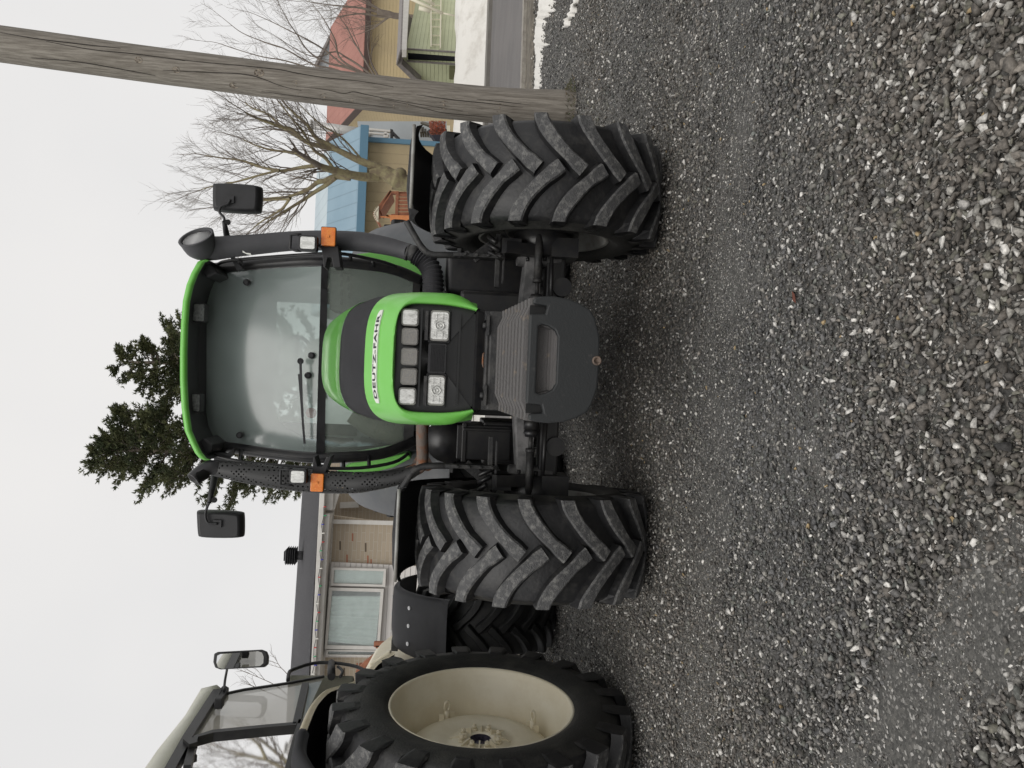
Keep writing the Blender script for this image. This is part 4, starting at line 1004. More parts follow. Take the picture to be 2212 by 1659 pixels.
bp = N.new('ShaderNodeBump'); bp.inputs['Strength'].default_value = .45; bp.inputs['Distance'].default_value = .003; bp.invert = True; L.new(ad.outputs[0], bp.inputs['Height']); L.new(bp.outputs[0], p.inputs['Normal'])
tag(obj('ground', bm, gmat, loc=(0, 0, 0)), 'dark grey gravel yard surface under both tractors', 'gravel yard', kind='structure')

# loose stones: one uncountable carpet
def hull(seed, npts=11):
    r = random.Random(seed); b = newbm()
    for i in range(npts):
        v = Vector((r.gauss(0, 1), r.gauss(0, 1), r.gauss(0, 1))).normalized(); v = Vector((v.x * r.uniform(.8, 1.15), v.y * r.uniform(.62, .92), v.z * r.uniform(.32, .55))); b.verts.new(v)
    g = bmesh.ops.convex_hull(b, input=b.verts); bmesh.ops.delete(b, geom=[e for e in g['geom_interior'] if isinstance(e, bmesh.types.BMVert)], context='VERTS')
    bmesh.ops.triangulate(b, faces=b.faces); b.verts.index_update(); bmesh.ops.recalc_face_normals(b, faces=b.faces)
    vs = np.array([v.co[:] for v in b.verts]); fs = np.array([[v.index for v in f.verts] for f in b.faces]); b.free(); return vs, fs
temps = [hull(100 + i, 8 + i % 4) for i in range(16)] + [hull(300 + i, 6) for i in range(5)]
rng = np.random.default_rng(5)
bands = [(.95, 2.1, .0118, 1.0), (2.1, 3.3, .0145, 1.0), (3.3, 5.2, .0185, 1.05), (5.2, 8.0, .026, 1.25), (8.0, 10.4, .036, 1.5), (10.4, 13.2, .055, 1.9)]
pos = []; siz = []
for y0, y1, sp_, sc in bands:
    hw = .60 * y1 + .35; nx = int(2 * hw / sp_); ny = int((y1 - y0) / sp_)
    gx, gy_ = np.meshgrid(np.arange(nx), np.arange(ny)); gx = (gx.ravel() + rng.random(nx * ny)) * sp_ - hw; gy_ = y0 + (gy_.ravel() + rng.random(nx * ny)) * sp_
    keep = np.abs(gx) < .60 * gy_ + .3; gx = gx[keep]; gy_ = gy_[keep]
    s = np.minimum(np.exp(rng.normal(0, .32, len(gx))), 1.9) * .0090 * sc
    pos.append(np.stack([gx, gy_], 1)); siz.append(s)
nbig = sum(len(q) for q in siz)
for y0, y1, sp_, s0_ in ((.95, 2.3, .0066, .0040), (2.3, 4.6, .0115, .0056)):      # fine chips between the stones
    hw = .60 * y1 + .35; nx = int(2 * hw / sp_); ny = int((y1 - y0) / sp_)
    gx, gy_ = np.meshgrid(np.arange(nx), np.arange(ny)); gx = (gx.ravel() + rng.random(nx * ny)) * sp_ - hw; gy_ = y0 + (gy_.ravel() + rng.random(nx * ny)) * sp_
    keep = np.abs(gx) < .56 * gy_ + .2; gx = gx[keep]; gy_ = gy_[keep]; pos.append(np.stack([gx, gy_], 1)); siz.append(np.exp(rng.normal(0, .3, len(gx))) * s0_)
pos = np.concatenate(pos); siz = np.concatenate(siz); fine_ = np.arange(len(siz)) >= nbig
hz = np.array([gh(x, y) for x, y in pos]); rt_ = np.array([rut(x, y) for x, y in pos])
cl = np.array([mnoise.noise(Vector((x * .55, y * .55, 20))) for x, y in pos])
dist_s = .86 + .14 * np.clip((3.2 - pos[:, 1]) / 2.0, 0, 1)          # stones are coarser in the foreground heap
keep = (rng.random(len(pos)) > rt_ * .45) | fine_
keep &= ~(fine_ & (rng.random(len(pos)) > .35 + rt_ * .65))
siz = np.where(fine_, siz, siz * dist_s * 1.06 * (1 - .42 * rt_) * (1 + .25 * cl))
pos, siz, hz, rt_, cl, fine_ = pos[keep], siz[keep], hz[keep], rt_[keep], cl[keep], fine_[keep]
n = len(pos); lift = np.where(fine_, siz * .3, siz * (rng.uniform(-.1, .8, n) + np.where(rng.random(n) > .8, .5, 0) * (1 - rt_)))
col = np.zeros((n, 3)); u = rng.random(n) * (1 - .25 * np.clip(cl * 2, -.8, 1)); base = np.exp(rng.normal(-2.20, .36, n)); tone = rng.random(n)
warm = np.clip(cl * 1.5 + .6 + rng.normal(0, .3, n), 0, 1)
col[:, 0] = base * (1.0 + .12 * warm); col[:, 1] = base * (.99 + .01 * warm); col[:, 2] = base * (.98 - .12 * warm)
g_ = (tone < .14); col[g_] *= np.array([.95, 1.01, .94])
pale = u < .080; col[pale] = (rng.uniform(.34, .72, pale.sum())[:, None]) * np.array([1, .965, .90])
mid_ = (u > .078) & (u < .21); col[mid_] = (rng.uniform(.14, .34, mid_.sum())[:, None]) * np.array([1, .955, .86])
och = (rng.random(n) > .9975); col[och] = np.array([.36, .27, .15]) * rng.uniform(.6, 1.2, och.sum())[:, None]
ang = rng.uniform(0, 2 * PI, n); tx = rng.normal(0, .5, n); ty_ = rng.normal(0, .5, n); ti = np.where(fine_, rng.integers(16, len(temps), n), rng.integers(0, 16, n)); el = rng.uniform(.85, 1.18, n)
V = []; Fx = []; Cc = []; off = 0
for t, (vs, fs) in enumerate(temps):
    idx = np.where(ti == t)[0]; m = len(idx)
    v = vs[None] * (siz[idx][:, None, None]) * np.stack([el[idx], np.ones(m), np.ones(m)], 1)[:, None, :]
    c, s = np.cos(tx[idx])[:, None], np.sin(tx[idx])[:, None]; y, z = v[..., 1] * c - v[..., 2] * s, v[..., 1] * s + v[..., 2] * c; x = v[..., 0]
    c, s = np.cos(ty_[idx])[:, None], np.sin(ty_[idx])[:, None]; x, z = x * c - z * s, x * s + z * c
    c, s = np.cos(ang[idx])[:, None], np.sin(ang[idx])[:, None]; x, y = x * c - y * s, x * s + y * c
    v = np.stack([x + pos[idx, 0][:, None], y + pos[idx, 1][:, None], z + (hz[idx] + lift[idx])[:, None]], -1)
    V.append(v.reshape(-1, 3)); Fx.append((fs[None] + (np.arange(m) * len(vs))[:, None, None]).reshape(-1, 3) + off); off += m * len(vs)
    Cc.append(np.repeat(col[idx], len(vs), 0))
V = np.concatenate(V); Fx = np.concatenate(Fx); Cc = np.concatenate(Cc)
me = bpy.data.meshes.new('gravel'); me.vertices.add(len(V)); me.vertices.foreach_set('co', V.ravel().astype(np.float32))
me.loops.add(Fx.size); me.loops.foreach_set('vertex_index', Fx.ravel().astype(np.int32)); me.polygons.add(len(Fx))
me.polygons.foreach_set('loop_start', (np.arange(len(Fx)) * 3).astype(np.int32)); me.polygons.foreach_set('loop_total', np.full(len(Fx), 3, np.int32))
me.update(calc_edges=True); ca = me.color_attributes.new('stone', 'FLOAT_COLOR', 'POINT'); ca.data.foreach_set('color', np.concatenate([Cc, np.ones((len(Cc), 1))], 1).ravel().astype(np.float32))
sm = bpy.data.materials.new('loose_stone'); sm.use_nodes = True; nt = sm.node_tree; N = nt.nodes; L = nt.links; p = N['Principled BSDF']; p.inputs['Roughness'].default_value = .72
at_ = N.new('ShaderNodeAttribute'); at_.attribute_name = 'stone'; tc = N.new('ShaderNodeTexCoord'); nn_ = N.new('ShaderNodeTexNoise'); nn_.inputs['Scale'].default_value = 160; nn_.inputs['Detail'].default_value = 3; L.new(tc.outputs['Object'], nn_.inputs['Vector'])
mr = N.new('ShaderNodeMapRange'); mr.inputs['To Min'].default_value = .62; mr.inputs['To Max'].default_value = 1.38; mr.inputs['From Min'].default_value = .3; mr.inputs['From Max'].default_value = .7; L.new(nn_.outputs['Fac'], mr.inputs['Value'])
cc = N.new('ShaderNodeCombineColor'); [L.new(mr.outputs[0], cc.inputs[q]) for q in range(3)]
mm = N.new('ShaderNodeMix'); mm.data_type = 'RGBA'; mm.blend_type = 'MULTIPLY'; mm.inputs['Factor'].default_value = 1; L.new(at_.outputs['Color'], mm.inputs['A']); L.new(cc.outputs[0], mm.inputs['B']); L.new(mm.outputs['Result'], p.inputs['Base Color'])
bp = N.new('ShaderNodeBump'); bp.inputs['Strength'].default_value = .3; bp.inputs['Distance'].default_value = .003; L.new(nn_.outputs['Fac'], bp.inputs['Height']); L.new(bp.outputs[0], p.inputs['Normal'])
me.materials.append(sm); o = bpy.data.objects.new('gravel', me); C.objects.link(o); tag(o, 'loose dark crushed stones with scattered white ones covering the yard', 'gravel', kind='stuff')
print('stones', n, 'tris', len(Fx))
# a few dead leaves
bm = newbm(); c = Vector(A(1725, 1095 - 480, 2.0)); 
def onground(x, y, up=.012):
    z = 0
    for _ in range(6): d = ray(x, y); q = CO + d * ((z - CO.z) / d.z); z = gh(q.x, q.y)
    return Vector((q.x, q.y, z + up))
c = onground(1300 + 0, 900); 
mt['leaf'] = M('dead_leaf', (.12, .04, .025), .8)
for (x, y, s, a) in ((1725, 642, .022, .4), ):
    bm = newbm(); c = onground(x, y); rz = Matrix.Rotation(a, 3, 'Z'); q = [(-1, 0, 0), (-.4, .35, .2), (.3, .4, .1), (1, 0, .3), (.3, -.35, .15), (-.4, -.3, .1)]
    prism(bm, [c + rz @ Vector((u_[0] * s, u_[1] * s, u_[2] * s)) for u_ in q], (0, 0, .001)); tag(obj('dead_leaf', bm, 'leaf', loc=c), 'small reddish brown dead leaf lying on the gravel', 'leaf')

# road, kerb, verge, snow: rows run along the road
def G(x, y, z): d = ray(x, y); return CO + d * ((z - CO.z) / d.z)
def ribbon(name, xl, xr, z0, z1, mat, kind='structure', label=None, cat=None, xs_=None, thick=0):
    """band between picture rows given at the road's left (pole) and right (edge) ends, laid on the ground"""
    pass
ZR = .27
rA, rB = G(1132, 60, ZR), G(1128, 190, ZR); rd = Vector((rA.x - rB.x, rA.y - rB.y, 0)).normalized(); rn = Vector((-rd.y, rd.x, 0))
if rn.y < 0: rn = -rn
def rp_(u_, v_, z): return Vector((rA.x, rA.y, 0)) + rd * u_ + rn * v_ + Vector((0, 0, z))
def strip(name, v0, v1, z, mat, label, cat, u0=-60, u1=40, kind='structure', h=0):
    bm = newbm(); q = [rp_(u0, v0, z), rp_(u1, v0, z), rp_(u1, v1, z), rp_(u0, v1, z)]
    if h: prism(bm, q, (0, 0, -h))
    else: bm.faces.new([bm.verts.new(p) for p in q])
    return tag(obj(name, bm, mat, loc=(rA.x, rA.y, 0)), label, cat, kind=kind)
far = (G(1062, 60, ZR) - rA).dot(rn)
mt['road'] = M('grey_asphalt', (.115, .108, .105), .8, col2=(.15, .14, .135), nscale=.9, bump=.3, bscale=60)
mt['walk'] = M('sidewalk_concrete', (.15, .14, .125), .85, col2=(.19, .18, .16), nscale=2, bump=.2)
mt['kerb'] = M('pale_kerb', (.32, .30, .26), .85, col2=(.2, .18, .16), nscale=6)
mt['dirt'] = M('bare_dirt_verge', (.10, .088, .07), .95, col2=(.17, .15, .12), nscale=9, bump=.3, bscale=40)
mt['snow'] = M('old_snow', (.72, .70, .655), .8, col2=(.42, .39, .34), nscale=1.3, nlo=.52, nhi=.82, bump=.9, bscale=9, detail=9)
strip('road', .12, far, ZR, 'road', 'wet grey asphalt road behind the wooden pole', 'road', h=.2)
strip('kerb', -.10, .12, ZR + .02, 'kerb', 'pale edge strip along the near side of the road', 'kerb', h=.25)
strip('pavement', far, far + 5.2, ZR + .10, 'walk', 'brown grey concrete pavement across the road', 'pavement', h=.3)
strip('yard_lawn', far + 5.2, far + 60, ZR + .12, 'snow', 'snow covered yards across the road', 'snowy ground', h=.3)
bm = newbm(); 
gv = [[rp_(-60 + i * .5, -.72 + j * .124, 0) for i in range(200)] for j in range(6)]
rows = []
for j, r_ in enumerate(gv):
    rows.append([Vector((p.x, p.y, ZR - .035 + .02 * mnoise.noise(Vector((p.x * 2, p.y * 2, 1))) - (.06 if j == 0 else 0) + (.01 if j == 5 else 0))) for p in r_])
loft(bm, rows); tag(obj('verge', bm, 'dirt', loc=(rA.x, rA.y, 0)), 'brown dirt verge between gravel yard and road', 'verge', kind='structure')
# snow streaks lying on the gravel
for (pts, lab) in (([(1163, -14, 26), (1164, 15, 27), (1160, 45, 20), (1156, 75, 24), (1154, 95, 27), (1160, 120, 14), (1159, 150, 12), (1158, 175, 13), (1158, 200, 9), (1159, 221, 3)], 'long thin streak of old snow on the gravel by the pole'),
                   ([(1212, -16, 42), (1206, 6, 34), (1203, 22, 18), (1202, 38, 8), (1202, 58, 2)], 'small snow patch at the road side end of the yard')):
    bm = newbm(); up = []; lo = []; ce = []
    sm_ = smoothpath([Vector((a, b, c_)) for a, b, c_ in pts], 7)
    for q in sm_:
        k = 1 + .45 * mnoise.noise(Vector((q.y * .11, 3, 1))); j = 3 * mnoise.noise(Vector((q.y * .16, 7, 1)))
        up.append(onground(q.x + j, q.y, -.012)); lo.append(onground(q.x + max(1, q.z) * k + j, q.y, -.012)); ce.append(onground(q.x + max(1, q.z) * k * .5 + j, q.y, .05))
    q1 = [a.lerp(b, .4) + Vector((0, 0, .02)) for a, b in zip(up, ce)]; q2 = [a.lerp(b, .4) + Vector((0, 0, .012)) for a, b in zip(lo, ce)]
    loft(bm, [up, q1, ce, q2, lo]); tag(obj('snow_patch', bm, 'snow', loc=up[0], smooth=True), lab, 'snow', group='snow patches on the gravel', kind='structure')
# ploughed snow bank
bm = newbm(); rows = []; sb0 = far + 1.4
NU = 160
for j in range(11):
    t = j / 10; r_ = []
    for i in range(NU + 1):
        u_ = -14 + 26 * i / NU; w1 = mnoise.noise(Vector((u_ * .5, 0, 5))) * .13; w2 = mnoise.noise(Vector((u_ * 2.5, t * 3, 8))) * .05
        prof = [0, .18, .42, .62, .76, .86, .93, .97, .97, .9, .8][j]
        v_ = sb0 + t * 2.2 + mnoise.noise(Vector((u_ * 1.3, t * 2, 2))) * .12
        z = ZR + .1 + prof * (.93 + w1) + w2 * (1 if 0 < j else 0) * .8; r_.append(rp_(u_, v_, z))
    rows.append(r_)
loft(bm, rows); tag(obj('snow_bank', bm, 'snow', loc=rp_(0, sb0, ZR), smooth=True), 'ploughed snow bank along the far side of the road', 'snow bank', kind='structure')

# gravel heaped round the pole foot
# ================================================================== UTILITY POLE
mt['pole'] = M('weathered_pole_wood', (.14, .122, .10), .9, col2=(.34, .31, .27), nscale=7, nlo=.32, nhi=.70, bump=1, bscale=16, stretch=(8, 8, .55), detail=10)
Yp = 6.9
pc = [(1262, 233, 162/2), (1100, 229, 158/2), (900, 211, 76), (701, 188, 74.5), (500, 162, 73.5), (329, 140, 73), (160, 117, 73.5), (0, 95, 75), (-300, 55, 75)]
cen = []; rad = []
for x, y, w in pc:
    p = A(x, y, Yp); cen.append(p); rad.append(.153)
base = cen[0].copy(); base.z = .0
cen[0] = base + Vector((0, 0, -.05))
bm = newbm(); sp = smoothpath(cen, 14); n = 36
rings = []
knots = [(560, 158, .9), (640, 180, .7), (640, 215, .5), (700, 205, 1), (760, 215, .6), (850, 235, .8), (880, 222, .8), (960, 225, 1), (1010, 245, .6), (500, 200, .8), (380, 150, .7), (1080, 232, 1.), (1130, 222, .8), (300, 130, .7)]
kp = [A(x, y, Yp - .15) for x, y, w in knots]
for i, p in enumerate(sp):
    r_ = .148 + .006 * (1 - i / len(sp)); ring = []
    for k in range(n):
        a = 2 * PI * k / n; d = Vector((math.cos(a), math.sin(a), 0)); rr_ = r_ * (1 + .025 * mnoise.noise(Vector((a * 1.2, p.z * .7, 1))) + .012 * mnoise.noise(Vector((a * 5, p.z * 1.2, 4)))); q = p + d * rr_
        ring.append(bm.verts.new(q))
    rings.append(ring)
for a_, b_ in zip(rings, rings[1:]):
    for k in range(n): bm.faces.new((a_[k], a_[(k + 1) % n], b_[(k + 1) % n], b_[k])).smooth = True
pole = tag(obj('utility_pole', bm, 'pole', loc=base), 'thick weathered wooden utility pole behind the green tractor', 'utility pole')
bm = newbm(); mt['knot'] = M('dark_wood_knot', (.06, .045, .035), .9, col2=(.34, .29, .23), nscale=45, bump=1, bscale=120)
for (x, y, w) in knots:
    c = A(x, y, Yp - .143); near = min(sp, key=lambda q: abs(q.z - c.z)); d = Vector((c.x - near.x, 0, 0)); dx = max(-.12, min(.12, d.x)); c = near + Vector((dx, -math.sqrt(.149 ** 2 - dx * dx), 0)); c.z = A(x, y, Yp - .143).z
    nr = (c - Vector((near.x, near.y, c.z))).normalized(); a1 = nr.cross(Vector((0, 0, 1))).normalized(); s = .032 * w
    for r0, r1, o_ in ((0, .5, .006), (.6, 1.15, .003)):
        for i in range(12):
            t0 = 2 * PI * i / 12; t1 = 2 * PI * (i + 1) / 12; f = lambda r_, t_, oo: c + nr * oo + a1 * (math.cos(t_) * r_ * s) + Vector((0, 0, 1)) * (math.sin(t_) * r_ * s * 1.3)
            if r0 == 0: bm.faces.new([bm.verts.new(q) for q in (f(0, 0, o_), f(r1, t0, .001), f(r1, t1, .001))])
            else: bm.faces.new([bm.verts.new(q) for q in (f(r0, t0, -.001), f(r1, t0, o_ * .2 + .001), f(r1, t1, o_ * .2 + .001), f(r0, t1, -.001))])
split('knot', bm, 'knot', pole, .05)
bm = newbm(); mt['crack'] = M('dark_wood_check', (.025, .02, .017), .95)
for (pts) in ([(330, 122), (430, 134), (520, 142), (600, 150), (640, 158), (700, 168), (780, 176), (850, 188)], [(350, 150), (450, 156), (520, 160), (560, 168), (610, 185), (650, 193)], [(640, 186), (700, 192), (740, 200), (765, 198), (800, 205), (900, 222), (1000, 236)],
              [(560, 196), (660, 206), (700, 222), (760, 226), (860, 236)], [(820, 210), (900, 226), (960, 238), (1040, 250), (1100, 252)], [(900, 205), (980, 216), (1060, 224), (1130, 232)], [(100, 90), (200, 108), (300, 118), (400, 132)], [(60, 120), (160, 130), (260, 146), (330, 158)], [(0, 70), (80, 84), (180, 96), (260, 104)], [(1030, 215), (1100, 222), (1180, 232)]):
    prev = None; path = []
    for x, y in pts:
        c = A(x, y, Yp - .145); near = min(sp, key=lambda q: abs(q.z - c.z)); dx = max(-.135, min(.135, c.x - near.x)); path.append(Vector((near.x + dx, near.y - math.sqrt(.1525 ** 2 - dx * dx), c.z)))
    path = smoothpath(path, 5); m_ = len(path); tube(bm, path, [.0014 + .0024 * math.sin(PI * i / (m_ - 1)) for i in range(m_)], 5)
split('crack', bm, 'crack', pole, .02)

bm = newbm(); rr3 = random.Random(4)
for i in range(420):
    a = rr3.uniform(0, 2 * PI); rd_ = rr3.uniform(.13, .27); c = Vector((base.x + math.cos(a) * rd_, base.y + math.sin(a) * rd_, gh(base.x, base.y) + .012 + .06 * max(0, (.24 - rd_) / .1)))
    d = Vector((rr3.gauss(0, 1), rr3.gauss(0, 1), abs(rr3.gauss(0, 1)) + .4)).normalized() * rr3.uniform(.015, .045); w_ = d.orthogonal().normalized() * rr3.uniform(.003, .010)
    bm.faces.new([bm.verts.new(c - w_), bm.verts.new(c + w_), bm.verts.new(c + d)])
tag(obj('weeds', bm, M('dry_weeds', (.10, .075, .045), .9, col2=(.05, .06, .025), nscale=20), loc=base), 'dead weeds and litter around the foot of the wooden pole', 'weeds', kind='stuff')
# ================================================================== HOUSE (left)
mt['shingle'] = M('grey_roof_shingles', (.095, .094, .10), .9, col2=(.15, .148, .155), nscale=26, nlo=.35, nhi=.65, bump=.8, bscale=14, stretch=(1, 1, 3))
mt['trim'] = M('white_house_trim', (.62, .60, .56), .6, col2=(.56, .54, .5), nscale=5)
mt['soffit'] = M('white_siding_strip', (.6, .57, .52), .7, wave=('X', 9.5, .25))
mt['siding'] = M('white_house_siding', (.68, .65, .62), .7, wave=('Z', 9, .12))
mt['pane'] = glass('curtained_pane', (.97, 1.0, .99), .16, (.85, .90, .88), 3)
mt['curtain'] = M('pale_curtain', (.86, .90, .88), .8, col2=(.76, .82, .80), nscale=3)
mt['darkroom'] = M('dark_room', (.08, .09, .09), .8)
# brick: beige long bricks with a few red and brown ones
bk = bpy.data.materials.new('beige_brick'); bk.use_nodes = True; nt = bk.node_tree; N = nt.nodes; L = nt.links; p = N['Principled BSDF']; p.inputs['Roughness'].default_value = .85
tc = N.new('ShaderNodeTexCoord'); sp_ = N.new('ShaderNodeSeparateXYZ'); L.new(tc.outputs['Object'], sp_.inputs[0]); cb = N.new('ShaderNodeCombineXYZ'); L.new(sp_.outputs['X'], cb.inputs[0]); L.new(sp_.outputs['Z'], cb.inputs[1])
br = N.new('ShaderNodeTexBrick'); br.inputs['Scale'].default_value = 1; br.inputs['Brick Width'].default_value = .36; br.inputs['Row Height'].default_value = .085; br.inputs['Mortar Size'].default_value = .006; br.inputs['Bias'].default_value = -.2; br.offset_frequency = 2
br.inputs['Color1'].default_value = (.42, .35, .265, 1); br.inputs['Color2'].default_value = (.38, .315, .235, 1); br.inputs['Mortar'].default_value = (.47, .42, .34, 1); L.new(cb.outputs[0], br.inputs['Vector']); L.new(br.outputs['Color'], p.inputs['Base Color'])
bp = N.new('ShaderNodeBump'); bp.inputs['Strength'].default_value = .5; bp.inputs['Distance'].default_value = .01; L.new(br.outputs['Fac'], bp.inputs['Height']); bp.invert = True; L.new(bp.outputs[0], p.inputs['Normal'])
mt['brick'] = bk
mt['redbrick'] = M('red_brick', (.36, .15, .09), .9); mt['brownbrick'] = M('brown_brick', (.13, .10, .07), .9)
WP = Vector((-3.9, 16, 0)); WD = Vector((1, .14, 0)).normalized(); WN = Vector((WD.y, -WD.x, 0))      # WN points to the viewer
def W(x, y, o=0.): return AP(x, y, WP + WN * o, WN)
HB = thing('house', 'low beige brick bungalow with grey shingle roof and a wide white window', 'house', (-5, 18, 0))
def wplate(name, pts, o, th, mat, parent, bev=0):
    bm = newbm(); prism(bm, [W(x, y, o) for x, y in pts], -WN * th)
    if bev: bevel(bm, bev)
    return obj(name, bm, mat, parent)
wplate('wall', [(690, 1110), (672, 1520), (1010, 1520), (1010, 1128), (830, 1128)], 0, .3, 'brick', HB)
bm = newbm()
R0 = [W(650, 1092), W(655, 1040), W(618, 1620)]
ed1 = [W(700, 1030, .55), W(665, 1620, .55)]; ed1b = [W(693, 1030, .6), W(657, 1620, .6)]
rg = [AP(655, 1030, WP - WN * 4.2, WN), AP(651, 1092, WP - WN * 4.2, WN), AP(616, 1620, WP - WN * 4.2, WN)]
e0_, e1_ = ed1b; back = -WN * 8.5
prism(bm, [e0_, rg[1], e0_ + back], WD * .0 + (e1_ - e0_)) if False else None
loft(bm, [[e0_, e1_], [rg[0], rg[2]], [e0_ + back * 1.0, e1_ + back * 1.0]], smooth=False)
bmesh.ops.solidify(bm, geom=list(bm.faces), thickness=.08)
rf_ = obj('roof', bm, 'shingle', HB)
wplate('gutter', [(692, 1030), (663, 1620), (672, 1620), (703, 1030)], .62, .14, 'trim', rf_, .01)
wplate('soffit', [(700, 1110), (672, 1560), (684, 1560), (712, 1110)], .5, .5, 'trim', rf_)
wplate('siding_strip', [(704, 1100), (675, 1560), (694, 1560), (722, 1098)], .03, .05, 'soffit', HB)
wplate('corner_post', [(712, 1122), (712, 1131), (905, 1136), (905, 1127)], .08, .12, 'trim', HB)
wplate('porch_beam', [(704, 1035), (700, 1100), (718, 1102), (722, 1035)], .4, .2, 'trim', HB)
wplate('porch_brace', [(720, 1060), (735, 1058), (722, 1100), (712, 1100)], .3, .1, 'trim', HB)
bm = newbm(); prism(bm, [AP(x, y, WP - WN * 2.5, WN) for x, y in ((700, 990), (700, 1122), (905, 1128), (905, 990))], -WN * .2); rb = obj('porch_wall', bm, 'brick', HB)
bm = newbm(); prism(bm, [AP(x, y, WP - WN * 2.4, WN) for x, y in ((735, 1085), (775, 1083), (775, 1096), (735, 1098))], WN * .06); dr = obj('porch_window', bm, 'trim', HB)
bm = newbm()
for pg in ((776, 792, 1083, 1092), (798, 816, 1088, 1100)): prism(bm, [AP(x, y, WP - WN * 2.2, WN) for x, y in ((pg[0], pg[2]), (pg[1], pg[2]), (pg[1], pg[3]), (pg[0], pg[3]))], -WN * .15)
obj('mailbox', bm, 'black', HB)
bay = wplate('bay_panel', [(716, 1214), (714, 1232), (700, 1420), (1000, 1420), (1000, 1228)], .085, .08, 'siding', HB)
for nm, fr4, pn4 in (('window', [(717, 1226), (714, 1265), (832, 1268), (834, 1229)], [(722, 1231), (720, 1260), (826, 1263), (829, 1234)]),
                     ('window', [(711, 1269), (701, 1402), (819, 1404), (829, 1272)], [(717, 1276), (707, 1394), (814, 1396), (822, 1279)]),
                     ('window', [(705, 1404), (704, 1417), (815, 1418), (816, 1405)], [(709, 1407), (708, 1414), (812, 1415), (812, 1408)])):
    bm = newbm(); o4 = [W(x, y, .22) for x, y in fr4]; i4 = [W(x, y, .22) for x, y in pn4]
    for k in range(4): prism(bm, [o4[k], o4[(k + 1) % 4], i4[(k + 1) % 4], i4[k]], -WN * .10)
    w_ = obj(nm, bm, 'trim', HB)
    bm = newbm(); prism(bm, [W(x, y, .17) for x, y in pn4], -WN * .006); obj('pane', bm, 'pane', w_)
    bm = newbm()
    if pn4[0][1] == 1276:
        cp = [(717, 1287), (708, 1386), (811, 1396), (822, 1287)]
        rows = []
        for j in range(2):
            r_ = []
            for i in range(121):
                t = i / 120; a = Vector(cp[0]).lerp(Vector(cp[1]), t); b_ = Vector(cp[3]).lerp(Vector(cp[2]), t); q = a if j == 0 else b_; r_.append(W(q.x, q.y, .135 + .020 * math.sin(t * 46) + .010 * math.sin(t * 17)))
            rows.append(r_)
        loft(bm, rows); obj('curtain', bm, 'curtain', w_)
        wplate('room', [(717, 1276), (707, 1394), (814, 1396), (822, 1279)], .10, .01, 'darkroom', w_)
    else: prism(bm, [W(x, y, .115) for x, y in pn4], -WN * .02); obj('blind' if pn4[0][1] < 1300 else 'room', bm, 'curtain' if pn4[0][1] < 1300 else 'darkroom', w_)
    if 0: pass
bm = newbm(); bm2 = newbm()
for x, y in ((760, 1160), (793, 1208), (748, 1206), (800, 1216), (770, 1440)): prism(bm, [W(a, b, .004) for a, b in ((x, y - 8), (x + 3.2, y - 8), (x + 3.2, y + 9), (x, y + 9))], -WN * .02)
for x, y in ((733, 1176), (788, 1180), (742, 1450)): prism(bm2, [W(a, b, .004) for a, b in ((x, y - 7), (x + 3.5, y - 7), (x + 3.5, y + 12), (x, y + 12))], -WN * .02)
split('red_brick', bm, 'redbrick', HB); split('brown_brick', bm2, 'brownbrick', HB)
# roof vent
vc = AP(640, 1200, WP - WN * 2.6, WN); bm = newbm(); s_ = .045 * 1.0
tube(bm, [vc + Vector((0, 0, -.25)), vc + Vector((0, 0, .05))], .11, 8)
for k in range(5):
    z0 = vc.z + .0 + k * .05; 
    a = [Vector((vc.x + dx * .15, vc.y + dy * .15, z0 + .035)) for dx, dy in ((-1, -1), (1, -1), (1, 1), (-1, 1))]; b_ = [Vector((vc.x + dx * .19, vc.y + dy * .19, z0)) for dx, dy in ((-1, -1), (1, -1), (1, 1), (-1, 1))]
    loft(bm, [b_, a], closed=True, smooth=False, capends=True)
box(bm, vc + Vector((0, 0, .26)), (.22, .22, .02)); obj('roof_vent', bm, 'black', rf_)
# string of small lights under the gutter
bm = newbm(); lp = []
for i in range(24):
    y = 1095 + i * 19; x = 702 - (y - 1030) * .065 + 2.2 * math.sin(i * 2.2) + 1.5; lp.append(W(x, y, .66))
tube(bm, lp, .006, 4); sl = tag(obj('light_string', bm, 'black', loc=lp[0]), 'unlit string of small coloured bulbs along the house gutter', 'light string')
for ci, cn in enumerate(((.45, .03, .03), (.02, .30, .12), (.03, .03, .35), (.7, .68, .62))):
    bm = newbm()
    for i in range(ci, 24, 4): tube(bm, [lp[i], lp[i] + Vector((.01, -.02, -.05))], .011, 6)
    split('bulb', bm, M('bulb_%d' % ci, cn, .3), sl, .05)
# stair rail in front of the house
mt['redwood'] = M('stained_red_wood', (.33, .13, .07), .75, col2=(.26, .10, .055), nscale=12)
Yk = 11.5; bm = newbm()
for pts, w in (([(808, 1391), (905, 1392)], .07), ([(812, 1396), (846, 1396), (880, 1396)], .04)): rbar(bm, [A(x, y, Yk) for x, y in pts], w, .07)
rbar(bm, [A(872, 1388, Yk), A(834, 1400, Yk), A(810, 1417, Yk), A(790, 1432, Yk), A(772, 1452, Yk)], .06, .08, Vector((0, 0, 1)))
for x, y in ((812, 1416), (800, 1426), (788, 1436)): rbar(bm, [A(x, y, Yk), A(x + 90, y + 1, Yk)], .04, .04)
tag(obj('stair_railing', bm, 'redwood', loc=A(905, 1392, Yk)), 'reddish brown wooden stair railing in front of the bungalow window', 'railing')
bm = newbm(); prism(bm, [A(x, y, 12.5) for x, y in ((772, 1446), (795, 1446), (800, 1478), (775, 1480))], (0, .3, 0)); tag(obj('wooden_step_panel', bm, 'redwood', loc=A(795, 1460, 12.5)), 'orange brown wooden panel behind the cream tractor grab rail', 'wood panel')
